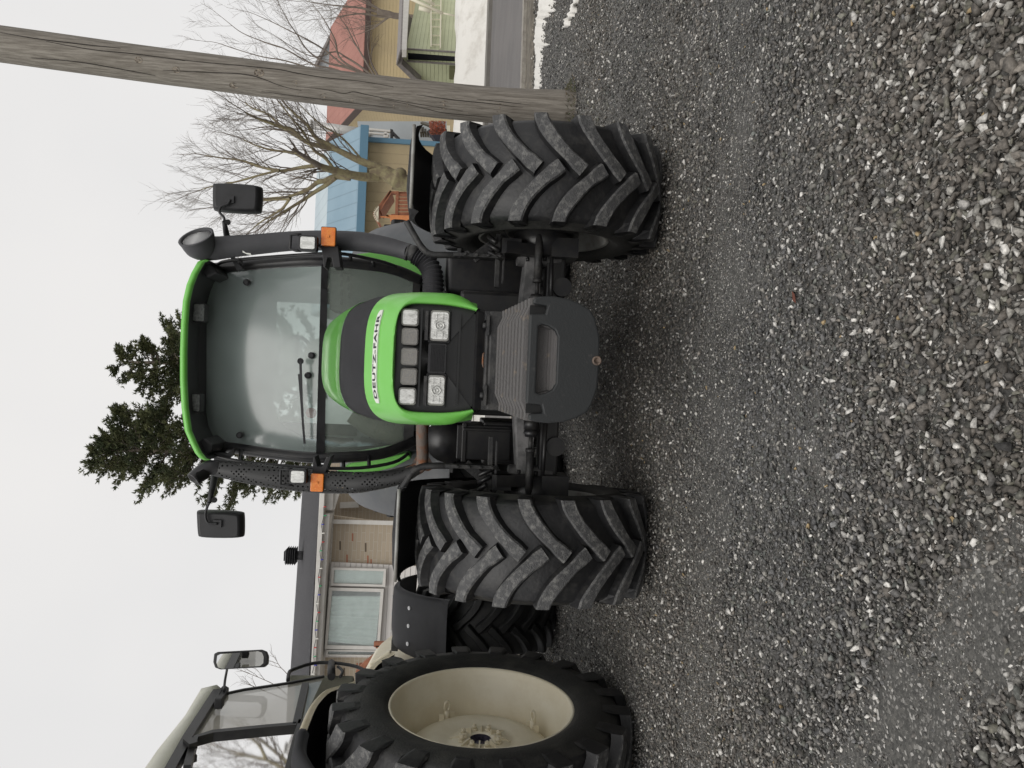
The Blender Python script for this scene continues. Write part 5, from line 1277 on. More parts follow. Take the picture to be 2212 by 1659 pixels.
# snowy ground beyond the yard on the left
bm = newbm(); rows = []
for j in range(12):
    yy = 10.2 + j * 2.0 if j else 9.6
    rows.append([Vector((-40 + i * 1.05, yy, (-.05 if j == 0 else .16 + .04 * j + mnoise.noise(Vector((i * .4, yy * .3, 2))) * .08))) for i in range(42)])
loft(bm, rows); tag(obj('snow_field', bm, 'snow', loc=(0, 12, 0), smooth=True), 'old snow lying in front of the bungalow', 'snow', kind='structure')
bm = newbm(); c = A(880, 1403, 9.2); box(bm, c, (.05, .05, .14)); tag(obj('marker_post', bm, M('yellow_marker', (.5, .33, .03), .6), loc=c), 'tiny yellow marker between the two tractors', 'marker')

# ================================================================== RIGHT SIDE BUILDINGS
mt['tan'] = M('tan_metal_siding', (.40, .32, .19), .65, col2=(.36, .29, .175), nscale=1, wave=('X', 3.3, .16))
mt['tan2'] = M('tan_house_siding', (.44, .35, .20), .7, col2=(.40, .32, .19), nscale=.8, wave=('Z', 6, .13))
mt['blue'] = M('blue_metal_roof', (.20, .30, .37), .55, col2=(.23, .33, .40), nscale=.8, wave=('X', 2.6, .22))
mt['blueskylit'] = M('skylit_blue_roof', (.40, .48, .52), .5, col2=(.46, .54, .57), nscale=.6, wave=('X', 2.6, .12))  # the roof blue paled as though the upper slope reflects the sky
mt['bluetrim'] = M('blue_trim', (.09, .19, .27), .6)
mt['redroof'] = M('faded_red_metal_roof', (.36, .165, .13), .75, col2=(.31, .14, .11), nscale=.7, wave=('X', 2.2, .14))
mt['brown'] = M('dark_brown_fascia', (.06, .038, .032), .8)
mt['palegreen'] = M('pale_green_siding', (.50, .53, .35), .75, col2=(.46, .49, .32), nscale=.8, wave=('Z', 7, .07))
mt['garden'] = M('dark_garage_inside', (.030, .032, .05), .7)
mt['palewall'] = M('pale_blue_grey_wall', (.40, .43, .45), .8, col2=(.37, .40, .42), nscale=1)
mt['roofgrey'] = M('weathered_roof_edge', (.24, .22, .21), .8, col2=(.18, .165, .16), nscale=6)
def plate(bm, pts, Y, th): prism(bm, [A(x, y, Y) for x, y in pts], (0, th, 0))
BB = thing('barn', 'tan metal building with blue gambrel roof behind the big bare tree', 'barn', A(900, 400, 24).xy.to_3d())
bm = newbm(); bl = A(785, 303, 24); br_ = A(760, 660, 24); hh = bl.z
prism(bm, [Vector((br_.x, 24, 0)), Vector((bl.x, 24, 0)), Vector((bl.x, 24, hh)), Vector((br_.x, 24, hh))], (0, 9, 0)); obj('wall', bm, 'tan', BB)
bm = newbm(); box(bm, (bl.x + .02, 23.97, hh / 2 - .02), (.14, .12, hh - .1)); obj('corner_trim', bm, 'bluetrim', BB)
bm = newbm(); xl, xr = A(785, 660, 23.6).x, A(785, 275, 23.6).x
ez = A(782, 275, 23.6).z; kz = A(718, 286, 25.2).z; tz = A(690, 330, 28.5).z
for (y0, z0, y1, z1, mname, nm) in ((23.5, ez, 25.2, kz, 'blue', 'lower_roof'), (25.2, kz, 28.5, tz, 'blueskylit', 'upper_roof'), (28.5, tz, 31.8, kz, 'blueskylit', 'rear_roof')):
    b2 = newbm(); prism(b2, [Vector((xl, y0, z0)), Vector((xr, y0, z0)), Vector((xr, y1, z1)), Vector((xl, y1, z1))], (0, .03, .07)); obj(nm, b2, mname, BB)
box(bm, ((xl + xr) / 2, 23.46, ez - .1), (xr - xl + .04, .08, .24)); obj('fascia', bm, 'bluetrim', BB)
bm = newbm(); prism(bm, [Vector((xr - .3, 24, ez)), Vector((xr - .3, 25.2, kz)), Vector((xr - .3, 28.5, tz)), Vector((xr - .3, 31.8, kz)), Vector((xr - .3, 33, ez))], (-.1, 0, 0)); obj('gable_end', bm, 'palewall', BB)
# play structure
mt['bright'] = M('bright_orange_wood', (.62, .24, .09), .7, col2=(.55, .2, .07), nscale=8)
mt['ivory'] = M('ivory_paint', (.70, .66, .52), .6)
PS = thing('play_tower', 'brown wooden play tower with ivory sunburst gable before the tan barn wall', 'play tower', A(900, 440, 18).xy.to_3d())
Yq = 18
bm = newbm(); 
for pg in ([(805, 461), (842, 411), (846, 413), (818, 452)], [(805, 461), (818, 486), (822, 484), (808, 461)]): plate(bm, pg, Yq, .9)
plate(bm, [(843, 411), (847, 415), (831, 440), (822, 455), (818, 452)], Yq, .9); obj('roof', bm, 'redwood', PS)
bm = newbm()
tri = [(806.5, 461), (818.5, 444), (817, 481)]
o3 = [A(x, y, Yq - .04) for x, y in tri]; cc_ = sum(o3, Vector()) / 3; i3_ = [cc_ + (p - cc_) * .80 for p in o3]
for k in range(3): prism(bm, [o3[k], o3[(k + 1) % 3], i3_[(k + 1) % 3], i3_[k]], (0, .03, 0))
sc_ = A(817.3, 462, Yq - .04)
for k in range(9):
    a = math.radians(14 + k * 19); r_ = .15; e = sc_ + Vector((-math.cos(a) * r_ * 1.15, 0, math.sin(a) * r_ * .78)); s_ = Vector((math.sin(a), 0, math.cos(a))) * .007; prism(bm, [sc_ - s_ * .6, sc_ + s_ * .6, e + s_, e - s_], (0, .02, 0))
prism(bm, [sc_ + Vector((math.cos(t) * .055, -.005, math.sin(t) * .045)) for t in [PI * i / 12 for i in range(13)]], (0, .03, 0)); obj('sunburst_gable', bm, 'ivory', PS)
bm = newbm()
plate(bm, [(855, 413), (861.5, 413), (860, 466), (853, 466)], Yq, .09)
for y in (418, 426, 434, 442, 450, 458): plate(bm, [(861, y), (861, y + 6), (905, y + 6.5), (905, y + .5)], Yq + .02, .04)
plate(bm, [(846, 413), (855, 413), (855, 418), (846, 417)], Yq, .08)
for y in (414, 462): plate(bm, [(845, y), (845, y + 5), (960, y + 6), (960, y + 1)], Yq + .1, .1)
obj('railing', bm, 'redwood', PS)
bm = newbm(); plate(bm, [(832, 464), (838, 464), (838, 470), (843, 470), (843, 477), (905, 479), (905, 466)], Yq - .1, .08); plate(bm, [(822, 467), (838, 467.5), (838, 470), (822, 469)], Yq, .05); obj('orange_panel', bm, 'bright', PS)
# red roofed tan house
RH = thing('house', 'tan house with faded red metal roof behind bare branches', 'house', A(900, 100, 30).xy.to_3d())
YF = 40.; el = A(789, 160, YF); ez = el.z; xl = A(789, 226, YF).x; xr = A(795, -60, YF).x; rz_ = A(713, 160, YF + 6.7).z; YR = YF + 6.7
bm = newbm(); prism(bm, [Vector((xl, YF - .4, ez)), Vector((xr, YF - .4, ez)), Vector((xr, YR, rz_)), Vector((xl, YR, rz_))], (0, .03, .1)); prism(bm, [Vector((xl, YR, rz_)), Vector((xr, YR, rz_)), Vector((xr, YR + 7.2, ez)), Vector((xl, YR + 7.2, ez))], (0, .03, .1)); obj('roof', bm, 'redroof', RH)
bm = newbm(); box(bm, ((xl + xr) / 2, YF - .42, ez - .08), (xr - xl, .1, .26))
for a, b_ in (((YF - .4, ez), (YR, rz_)), ((YR, rz_), (YR + 7.2, ez))): prism(bm, [Vector((xl - .06, a[0], a[1] + .08)), Vector((xl - .06, b_[0], b_[1] + .08)), Vector((xl - .06, b_[0], b_[1] - .3)), Vector((xl - .06, a[0], a[1] - .3))], (.08, 0, 0))
prism(bm, [Vector((xl, YR, rz_ - .06)), Vector((xl, YR + 7.2, ez - .06)), Vector((xl + .7, YR + 7.2, ez - .06)), Vector((xl + .7, YR, rz_ - .06))], (0, 0, -.04))
obj('fascia', bm, 'brown', RH)
bm = newbm(); xw = xl + .8; prism(bm, [Vector((xw, YF, 0)), Vector((xr, YF, 0)), Vector((xr, YF, ez)), Vector((xw, YF, ez))], (0, 10, 0)); prism(bm, [Vector((xw + .01, YF + .01, ez)), Vector((xw + .01, YR, rz_ - .1)), Vector((xw + .01, YF + 10, ez))], (.2, 0, 0)); obj('wall', bm, 'tan2', RH)
# pale annex with steps, posts
AN = thing('annex', 'pale blue grey wall of an annex between the pole and the barn', 'annex', A(930, 300, 31).xy.to_3d())
bm = newbm(); plate(bm, [(772, 262), (775, 300), (965, 345), (965, 262)], 29, 3); obj('wall', bm, 'palewall', AN)
bm = newbm()
for pg in ([(784, 275), (786, 279), (845, 285), (846, 281)], [(792, 284), (794, 287), (840, 292), (840, 289)], [(828, 288), (833, 284), (840, 289), (838, 297), (828, 297)]): plate(bm, pg, 27.8, .15)
obj('balcony_rail', bm, 'trim', AN)
bm = newbm()
for pg in ([(843, 278), (849, 280), (848, 300), (843, 300)], [(848, 290), (862, 302), (864, 298), (850, 284)], [(795, 298), (806, 296), (830, 298), (830, 303), (800, 303)]): plate(bm, pg, 27.5, .2)
obj('balcony_frame', bm, 'black', AN)
bm = newbm()
for k in range(5): plate(bm, [(907 + k * 5, 270 + k * 4), (911 + k * 5, 270 + k * 4), (911 + k * 5, 285), (907 + k * 5, 285)], 27 + .05 * k, .6)
plate(bm, [(908, 264), (912, 262), (940, 268), (940, 275), (930, 272)], 26.8, .2); obj('steps', bm, 'walk', AN)
bm = newbm(); plate(bm, [(925, 280), (945, 275), (970, 280), (970, 310), (945, 310)], 26.5, .5); obj('open_underside', bm, 'garden', AN)
# red snow-fence like shrub
sh = newbm(); rr2 = random.Random(3)
for i in range(900):
    c = A(rr2.uniform(928, 962), rr2.uniform(262, 290), 25 + rr2.random()); d = Vector((rr2.gauss(0, 1), rr2.gauss(0, 1), rr2.gauss(0, 1))).normalized() * .05; e = d.orthogonal().normalized() * .03
    sh.faces.new([sh.verts.new(c - d), sh.verts.new(c + e), sh.verts.new(c + d)])
tag(obj('shrub', sh, M('red_brown_shrub', (.42, .10, .05), .8, col2=(.12, .05, .03), nscale=4), loc=A(962, 275, 25.5)), 'small reddish shrub at the foot of the annex steps', 'shrub')
bm = newbm(); plate(bm, [(965, 271), (972, 271), (973, 291), (966, 291)], 22, .05); tag(obj('small_sign', bm, 'ivory', loc=A(973, 280, 22)), 'small blank white board beyond the front tyre', 'board')
# flue pipe
bm = newbm(); tube(bm, [A(674, 270, 29), A(742, 280, 29), A(800, 288, 29)], .16, 12); tube(bm, [A(671, 270, 29), A(675, 270, 29)], .2, 12); tag(obj('flue_pipe', bm, M('galvanised_pipe', (.5, .49, .47), .5, metal=.3), loc=A(800, 288, 29)), 'tall galvanised flue pipe beside the blue roof', 'flue pipe')
# far white gable house
bm = newbm(); FH = thing('house', 'distant pale gabled house above the red roof', 'house', A(900, 100, 55).xy.to_3d())
plate(bm, [(683, 140), (716, 78), (800, 70), (800, 168), (700, 165)], 55, 6); obj('wall', bm, 'palewall', FH)
bm = newbm(); plate(bm, [(678, 141), (716, 66), (719, 68), (684, 141), (712, 172), (708, 173)], 54.6, 7); obj('roof', bm, 'roofgrey', FH)
# green garage
GG = thing('garage', 'pale green garage with open dark doorway and a ladder hung outside', 'garage', A(985, 105, 24).xy.to_3d())
YG = 27.
cr = A(870, 106, YG); gl = A(905, 186, YG + 1.2); pk = A(860, 141, YG + .5); gb = .3
def q3(x, y, Y, z=None):
    p = A(x, y, Y); return Vector((p.x, p.y, p.z if z is None else z))
c0 = q3(877, 106, YG); c1 = q3(914, 196, YG + 1.4); c2 = q3(872, -60, YG + 8)
bm = newbm()
fd = Vector((c1.x - c0.x, c1.y - c0.y, 0)).normalized(); sd = Vector((c2.x - c0.x, c2.y - c0.y, 0)).normalized(); fw = (Vector((c1.x, c1.y, 0)) - Vector((c0.x, c0.y, 0))).length; sw_ = (Vector((c2.x, c2.y, 0)) - Vector((c0.x, c0.y, 0))).length
B0 = Vector((c0.x, c0.y, 0)); fn = Vector((fd.y, -fd.x, 0)); fn = fn if fn.y < 0 else -fn; snn = Vector((sd.y, -sd.x, 0)); snn = snn if snn.y < 0 else -snn
def F_(x, y, o=0): return AP(x, y, B0 + fn * o, fn)
def S_(x, y, o=0): return AP(x, y, B0 + snn * o, snn)
# front wall around the doorway
prism(bm, [F_(x, y) for x, y in ((874, 106), (862, 139), (905, 182), (990, 196), (1000, 190), (998, 138), (881, 133), (880, 106))], -fn * .12)
gw = obj('front_wall', bm, 'palegreen', GG)
bm = newbm(); prism(bm, [B0 + Vector((0, 0, gb - .3)), B0 + sd * sw_ + Vector((0, 0, gb - .3)), B0 + sd * sw_ + Vector((0, 0, c0.z)), B0 + Vector((0, 0, c0.z))], -snn * .12); obj('side_wall', bm, 'palegreen', GG)
bm = newbm(); prism(bm, [F_(x, y, -.5) for x, y in ((878, 106), (878, 136), (1000, 141), (1000, 106))], -fn * .1); obj('doorway', bm, 'garden', GG)
bm = newbm()
prism(bm, [F_(x, y, .03) for x, y in ((879, 131), (879, 134), (985, 141), (985, 138))], -fn * .04); prism(bm, [F_(x, y, .03) for x, y in ((878, 105), (878, 107.5), (985, 115), (985, 112))], -fn * .04); split('door_frame', bm, 'roofgrey', GG)
bm = newbm()
prism(bm, [F_(x, y, .35) for x, y in ((868, 104), (858, 140), (904, 184), (909, 178), (867, 139), (876, 108))], -fn * .5); obj('gable_trim', bm, 'roofgrey', GG)
bm = newbm(); prism(bm, [S_(x, y, .3) for x, y in ((868, 107), (878, 107), (887, -60), (874, -60))], -snn * .25); obj('eave_board', bm, 'trim', GG)
bm = newbm(); e1 = S_(868, 107, .3); e2 = S_(874, -60, .3); pk_ = F_(859, 140, .35); prism(bm, [e1, e2, pk_ + (e2 - e1), pk_], (0, 0, .05)); lf_ = F_(906, 186, .35); prism(bm, [pk_, pk_ + sd * 6, lf_ + sd * 6, lf_], (0, 0, .05)); obj('roof', bm, 'roofgrey', GG)
bm = newbm()
for a, b_ in (((931, 100), (931, -40)), ((951, 104), (953, -40))): rbar(bm, [S_(*a, .08), S_(*b_, .08)], .05, .05, Vector((0, 0, 1)))
for y in (97, 77, 58, 42, 28, 12, -4): rbar(bm, [S_(931, y, .08), S_(952, y, .08)], .04, .03, snn)
tag(obj('ladder', bm, 'ivory', loc=S_(951, 60, .1)), 'long pale ladder hung sideways on the green garage wall', 'ladder')
bm = newbm(); tube(bm, [q3(872, -10, 24), q3(956, 29, 24)], .05, 8); tube(bm, [q3(905, 17, 24), q3(930, 24, 24)], .065, 8); tube(bm, [q3(955, 28, 24), q3(982, 34, 24)], .025, 6)
tube(bm, [q3(900, -10, 24.2), q3(938, 10, 24.2)], .05, 8)
tag(obj('support_pole', bm, 'ivory', loc=q3(982, 34, 24)), 'slanting white poles standing in front of the green garage', 'pole')
bm = newbm(); prism(bm, [F_(x, y, .25) for x, y in ((970, 149), (970, 172), (990, 173), (990, 150))], -fn * .2); bevel(bm, .02); tag(obj('crate', bm, M('olive_crate', (.12, .12, .06), .8), loc=F_(988, 160, .2)), 'olive crate against the green garage front wall', 'crate')
# overhead wires
bm = newbm()
for pts in ([A(728, 500, 28), A(690, 262, 28), A(668, 200, 27)], [A(700, 500, 27), A(680, 262, 28), A(664, 200, 27)]): tube(bm, pts, .009, 4)
tag(obj('overhead_wires', bm, 'black', loc=A(728, 500, 28)), 'two thin overhead wires crossing above the blue roof', 'wires')

# ================================================================== TREES
mt['bark'] = M('mossy_bark', (.17, .135, .085), .9, col2=(.25, .22, .12), nscale=9, nlo=.4, nhi=.6, bump=.8, bscale=30)
mt['twig'] = M('grey_brown_twigs', (.13, .105, .088), .9, col2=(.18, .15, .12), nscale=3)
def grow(bm, p, d, r, ln, lv, R, up, bias=Vector((0, 0, 0))):
    """one branch with side shoots; ends as fine twigs"""
    if r < .0022: return
    n = 5 if lv > 1 else 4; pts = [p]; q = p.copy(); dd = d.copy(); rads = [r]
    for i in range(n):
        dd = (dd + Vector((R.gauss(0, .10), R.gauss(0, .10), R.gauss(0, .07) + up * .10)) + bias * .1).normalized(); q = q + dd * ln / n; pts.append(q.copy()); rads.append(r * (1 - .62 * (i + 1) / n))
    tube(bm, pts, rads, 6 if r > .03 else (4 if r > .008 else 3), caps=False)
    if lv == 0: return
    k = R.choice((4, 5, 6)) if lv > 1 else R.choice((3, 4, 5))
    for j in range(k):
        t = .22 + .78 * (j + R.random() * .8) / k; i = min(n - 1, int(t * n)); b = pts[i].lerp(pts[i + 1], t * n - i); tdir = (pts[i + 1] - pts[i]).normalized()
        s = Vector((R.gauss(0, 1), R.gauss(0, 1), R.gauss(0, .6))); s = (s - tdir * s.dot(tdir)).normalized(); a = R.uniform(.35, .75)
        grow(bm, b, (tdir * math.cos(a) + s * math.sin(a)).normalized(), max(.0027, rads[i] * R.uniform(.38, .58)), ln * R.uniform(.42, .68), lv - 1, R, up, bias)
def limb(bm, bt, pts, Y, r0, r1, R, lv=3, dens=9, ln=1.3, jitter=.5, up=.6, bias=Vector((0, 0, 0)), start=.25):
    P = []; yy = Y
    for i, (x, y) in enumerate(pts): P.append(A(x, y, Y + jitter * i / len(pts)))
    sp = smoothpath(P, 5); m = len(sp); rs = [r0 + (r1 - r0) * i / (m - 1) for i in range(m)]
    rs = [q * .85 for q in rs]; tube(bm, sp, rs, 8, caps=False)
    for j in range(dens):
        t = start + (1 - start) * (j + R.random()) / dens; i = min(m - 2, int(t * (m - 1))); td = (sp[i + 1] - sp[i]).normalized(); s = Vector((R.gauss(0, 1), R.gauss(0, .7), R.gauss(0, .6))); s = (s - td * s.dot(td)).normalized(); a = R.uniform(.3, .7)
        grow(bt, sp[i], (td * math.cos(a) + s * math.sin(a)).normalized(), max(.0055, min(.018, rs[i] * .42)), ln * R.uniform(.6, 1.1), lv - 1, R, up, bias)
    grow(bt, sp[-1], (sp[-1] - sp[-2]).normalized(), r1, ln * .8, lv - 1, R, up, bias)
def Z8(*p): return [(548.6 + a * .29763, b * .29763) for a, b in p]
def Z1(*p): return [(329.2 + a * .29763, 329.2 + b * .29763) for a, b in p]
R = random.Random(11)
YT = 17.
TB = thing('bare_tree', 'big bare tree with mossy forked trunk before the tan barn', 'tree', A(1000, 405, YT).xy.to_3d(), 'bare winter trees')
bm = newbm(); bt = newbm()
tb_ = A(1000, 405, YT); tb_.z = .1
tp_ = [tb_, A(930, 402, YT), A(878, 397, YT), A(858, 386, YT), A(846, 382, YT), A(828, 373, YT), A(800, 378, YT)]
sp = smoothpath(tp_, 4); tube(bm, sp, [.24, .22, .2, .195, .19, .185, .18, .18, .18, .2, .235, .26, .27, .24, .2, .19, .18, .175, .17, .165, .155, .15, .14, .13, .12][:len(sp)], 12)
LB = [(Z8((960, 1255), (900, 1215), (790, 1175), (700, 1135), (600, 1085), (520, 1040), (450, 1000), (380, 900), (300, 830), (230, 760)), .115, .02, 9),
      (Z8((600, 1085), (480, 1060), (380, 1030), (280, 945), (190, 920), (100, 888), (0, 850), (-60, 815)), .07, .016, 9),
      (Z8((380, 1030), (230, 940), (100, 830), (0, 790), (-60, 750)), .045, .014, 8),
      (Z8((900, 1290), (780, 1282), (690, 1265), (590, 1240), (520, 1220), (470, 1200)), .12, .07, 3),
      (Z8((590, 1245), (520, 1150), (430, 1085), (360, 960), (310, 900), (180, 740)), .05, .014, 8),
      (Z8((470, 1200), (350, 1215), (200, 1240), (100, 1225), (0, 1200), (-80, 1170)), .06, .014, 9),
      (Z8((470, 1205), (380, 1160), (290, 1110), (200, 1098), (100, 1082), (0, 1050), (-80, 1010)), .05, .012, 8),
      (Z8((700, 1290), (590, 1282), (520, 1310), (460, 1325), (400, 1370), (350, 1392), (290, 1415), (230, 1430), (100, 1440), (0, 1450)), .085, .016, 9),
      (Z8((590, 1290), (520, 1345), (440, 1395), (360, 1450), (270, 1505), (180, 1560), (100, 1610), (40, 1660)), .065, .014, 9),
      (Z1((1000, 330), (950, 400), (880, 450), (780, 510), (700, 580)), .04, .012, 7),
      (Z1((920, 130), (800, 110), (650, 60), (500, 40), (380, 20)), .04, .012, 7),
      (Z1((920, 130), (780, 165), (600, 215), (450, 240), (330, 280)), .035, .010, 6),
      (Z1((1000, 340), (880, 345), (740, 355), (600, 380), (480, 400)), .03, .010, 6),
      (Z8((800, 1180), (640, 1000), (480, 900), (330, 760)), .03, .010, 6)]
for pts, r0, r1, dn_ in LB: limb(bm, bt, pts, YT, r0, r1, R, lv=3, dens=dn_ + 3, ln=.95, jitter=R.uniform(-1.3, 1.3), up=.5)
obj('trunk', bm, 'bark', TB); obj('crown', bt, 'twig', TB)
# second tree: behind the pole, twigs over the red roof
T2 = thing('bare_tree', 'bare tree hidden behind the pole with branches over the red roof', 'tree', A(1000, 205, 20).xy.to_3d(), 'bare winter trees')
bm = newbm(); bt = newbm(); b0 = A(960, 205, 20); b0.z = .2
tube(bm, smoothpath([b0, A(900, 200, 20), A(850, 188, 20), A(815, 176, 20)]), .17, 10)
def Z6(*p): return [(329.1 + a * .372, b * .372) for a, b in p]
for pts in (Z6((1300, 465), (1200, 420), (1100, 370), (1000, 290), (900, 230), (800, 180), (700, 130), (600, 85)), Z6((1300, 470), (1180, 445), (1050, 400), (950, 380), (850, 330), (760, 280), (640, 240), (520, 190), (440, 130)),
            Z6((1290, 460), (1150, 400), (1000, 360), (900, 290), (840, 200), (780, 110), (740, 30)), Z6((1290, 440), (1230, 340), (1170, 240), (1130, 160), (1080, 90)), Z6((1260, 450), (1140, 440), (1000, 430), (880, 385), (760, 350), (640, 330), (500, 290), (380, 250)),
            Z6((1310, 440), (1270, 360), (1250, 250), (1260, 170)), Z6((1300, 460), (1100, 350), (1060, 230), (1000, 120), (960, 60)), Z6((1290, 450), (1200, 380), (1120, 330), (1060, 300), (960, 330), (860, 300), (700, 200))):
    limb(bm, bt, pts, 20, .036, .008, R, lv=3, dens=5, ln=1.0, jitter=R.uniform(-1.5, 1.5), up=.4)
obj('trunk', bm, 'twig', T2); obj('crown', bt, 'twig', T2)
# third tree at the right picture edge
T3 = thing('bare_tree', 'small dark bare tree above the green garage at the picture edge', 'tree', A(950, 40, 37).xy.to_3d(), 'bare winter trees')
bm = newbm(); bt = newbm(); b0 = A(950, 45, 37); b0.z = .3
tube(bm, smoothpath([b0, A(868, 36, 37), A(840, 30, 37), A(815, 26, 37)]), .15, 8)
for pts in (Z6((1310, 70), (1200, 45), (1100, 35), (1000, 25), (880, 5)), Z6((1400, 88), (1330, 60), (1240, 20), (1150, -20)), Z6((1430, 92), (1340, 100), (1230, 80), (1120, 90), (1020, 110)), Z6((1390, 85), (1330, 130), (1290, 160), (1220, 190)), Z6((1350, 75), (1200, -10), (1000, -50))):
    limb(bm, bt, pts, 37, .07, .016, R, lv=3, dens=5, ln=2.2, jitter=R.uniform(-1, 1), up=.3)
obj('trunk', bm, 'twig', T3); obj('crown', bt, 'twig', T3)
# sprigs showing behind the cream cab
T4 = thing('bare_tree', 'thin bare twigs showing above the cream tractor cab', 'tree', A(800, 1520, 14).xy.to_3d(), 'bare winter trees')
bm = newbm(); bt = newbm()
b0 = A(900, 1520, 14); b0.z = .2; top_ = A(640, 1520, 14); tube(bm, [b0, b0.lerp(top_, .5), top_], .02, 8)
for pts in ([(640, 1520), (600, 1484), (565, 1466), (530, 1452)], [(660, 1515), (625, 1462), (605, 1440), (598, 1428)], [(640, 1520), (570, 1492), (540, 1480)]):
    limb(bm, bt, pts, 14, .010, .004, R, lv=2, dens=3, ln=.35, jitter=.3, up=.3, start=.6)
obj('trunk', bm, 'twig', T4); obj('crown', bt, 'twig', T4)

# conifers -----------------------------------------------------------
mt['needle'] = M('spruce_needles', (.05, .065, .028), .85, col2=(.12, .125, .05), nscale=2.2, nlo=.4, nhi=.65)
def conifer(name_label, tip, basepx, Y, halfw, seed, sprouts=()):
    R = random.Random(seed); t = A(*tip, Y); b = Vector((A(basepx[0], basepx[1], Y).x, Y, 0)); T = thing('spruce_tree', name_label, 'tree', b, 'spruces behind the green cab')
    bm = newbm(); axis = smoothpath([b, b.lerp(t, .5), t], 6); H = t.z; tube(bm, axis, [.28 * (1 - i / 12.5) + .015 for i in range(13)], 8); 
    V_ = []; F2 = []
    def tuft(p, d, s):
        for _ in range(6):
            q = (d * R.uniform(.6, 1.4) + Vector((R.gauss(0, .55), R.gauss(0, .55), R.gauss(0, .5)))).normalized(); w = q.cross(Vector((R.random(), R.random(), R.random() + .1))).normalized() * s * .16; l = q * s * R.uniform(.7, 1.25)
            i0 = len(V_); V_.extend([p - w, p + w, p + l * .6 + w * .5, p + l]); F2.append((i0, i0 + 1, i0 + 2, i0 + 3))
    def spray(p, d, ln, r, lv):
        n = max(3, int(ln / .17)); pts = [p]; q = p.copy(); dd = d.copy()
        for i in range(n):
            dd = (dd + Vector((R.gauss(0, .07), R.gauss(0, .07), .05 + R.gauss(0, .05)))).normalized(); q = q + dd * ln / n; pts.append(q.copy())
            if lv == 0 or i > n * .25:
                for _ in range(4): tuft(q + Vector((R.gauss(0, .05), R.gauss(0, .05), R.gauss(0, .035))), dd, .125)
            if lv > 0 and i > 0:
                for sgn in (-1, 1):
                    if R.random() < .8:
                        sd_ = dd.cross(Vector((0, 0, 1))).normalized() * sgn; spray(q, (dd * .75 + sd_ * R.uniform(.5, .9) + Vector((0, 0, R.uniform(-.25, .15)))).normalized(), ln * .36 * (1 - .5 * i / n) + .12, r * .5, lv - 1)
        tube(bm, pts, [r * (1 - .8 * i / n) for i in range(n + 1)], 4, caps=False)
    z = H - .25
    while z > H * .42:
        f = (H - z) / H; k = R.choice((3, 4, 4, 5)) ; a0 = R.random() * 6.3; c = b.lerp(t, z / H)
        for j in range(k):
            a = a0 + 2 * PI * j / k + R.gauss(0, .25); ln = min(halfw, .32 + (H - z) * halfw / (H * .34)) * R.uniform(.55, 1.12); el_ = .42 - 1.0 * min(.45, f * 1.2) + R.gauss(0, .1)
            spray(c + Vector((0, 0, R.gauss(0, .08))), Vector((math.cos(a), math.sin(a), el_)).normalized(), ln, .03, 1)
        z -= R.uniform(.24, .40)
    for _ in range(3): spray(t - Vector((0, 0, .5)), Vector((R.gauss(0, .25), R.gauss(0, .25), 1)).normalized(), .5, .015, 0)
    for (sx, sy, ex, ey) in sprouts:
        p0, p1 = A(sx, sy, Y), A(ex, ey, Y); spray(p0, (p1 - p0).normalized(), (p1 - p0).length, .04, 1)
        for u_ in (.4, .6, .8):
            pm = p0.lerp(p1, u_); 
            for _ in range(4): a = R.random() * 6.3; spray(pm, Vector((math.cos(a), math.sin(a), .5)).normalized(), (1.15 - u_) * 1.3, .02, 1)
    obj('trunk', bm, 'twig', T)
    me = bpy.data.meshes.new('crown'); me.from_pydata([tuple(v - b) for v in V_], [], F2); me.materials.append(mt['needle']); o = bpy.data.objects.new('crown', me); C.objects.link(o); o.parent = T
    print('conifer', len(F2))
conifer('taller irregular spruce behind the exhaust side of the green cab', (215, 972), (900, 978), 26, 1.95, 21, sprouts=((330, 975, 265, 895), (330, 980, 205, 992), (420, 960, 320, 878)))
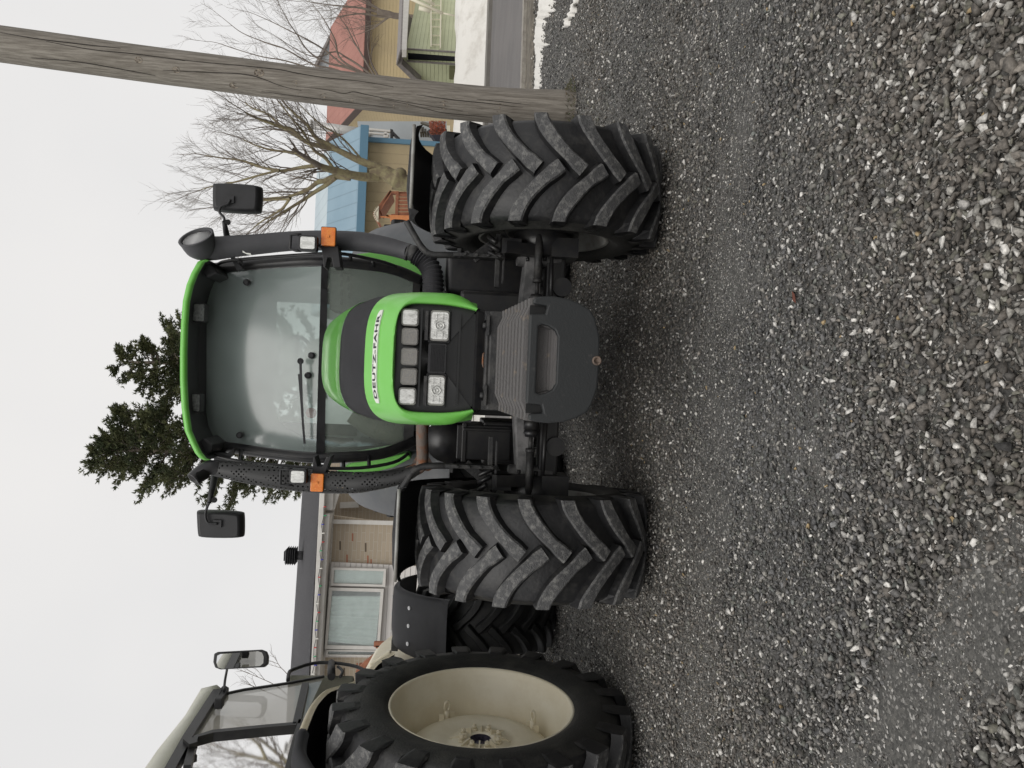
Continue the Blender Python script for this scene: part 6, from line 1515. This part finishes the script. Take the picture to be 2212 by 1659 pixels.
conifer('pointed spruce rising behind the middle of the green cab roof', (262, 782), (900, 790), 28, 2.1, 33)

# ================================================================== LIGHT
SUN_EL, SUN_AZ = math.radians(48), math.radians(195)
w = bpy.data.worlds.new('World'); scene.world = w; w.use_nodes = True; nt = w.node_tree; N = nt.nodes; L = nt.links
bg = N['Background']; out = N['World Output']
sky = N.new('ShaderNodeTexSky'); sky.sky_type = 'NISHITA'; sky.sun_disc = False; sky.sun_elevation = SUN_EL; sky.sun_rotation = SUN_AZ
bg.inputs['Strength'].default_value = .05; L.new(sky.outputs[0], bg.inputs['Color'])
b2 = N.new('ShaderNodeBackground'); tc = N.new('ShaderNodeTexCoord'); ns = N.new('ShaderNodeTexNoise'); ns.inputs['Scale'].default_value = 1.6; ns.inputs['Detail'].default_value = 4; L.new(tc.outputs['Generated'], ns.inputs['Vector'])
rp = N.new('ShaderNodeValToRGB'); rp.color_ramp.elements[0].position = .3; rp.color_ramp.elements[0].color = (.74, .74, .745, 1); rp.color_ramp.elements[1].position = .7; rp.color_ramp.elements[1].color = (.85, .835, .82, 1); L.new(ns.outputs['Fac'], rp.inputs[0]); L.new(rp.outputs[0], b2.inputs['Color']); b2.inputs['Strength'].default_value = .97
ms = N.new('ShaderNodeMixShader'); ms.inputs[0].default_value = .94; L.new(bg.outputs[0], ms.inputs[1]); L.new(b2.outputs[0], ms.inputs[2]); L.new(ms.outputs[0], out.inputs['Surface'])
sl_ = bpy.data.lights.new('sun', 'SUN'); sl_.energy = 1.35; sl_.angle = math.radians(40); sl_.color = (1, .97, .93); so = bpy.data.objects.new('sun', sl_); C.objects.link(so)
so.rotation_euler = (math.radians(90) - SUN_EL, 0, math.radians(-15)); so.location = (0, -5, 12)
scene.view_settings.view_transform = 'Standard'; scene.view_settings.look = 'None'; scene.view_settings.gamma = 1; scene.view_settings.exposure = .12
try: scene.view_settings.use_curve_mapping = False
except Exception: pass
scene.render.engine = 'CYCLES'; scene.cycles.max_bounces = 8; scene.cycles.transparent_max_bounces = 16; scene.cycles.use_denoising = True
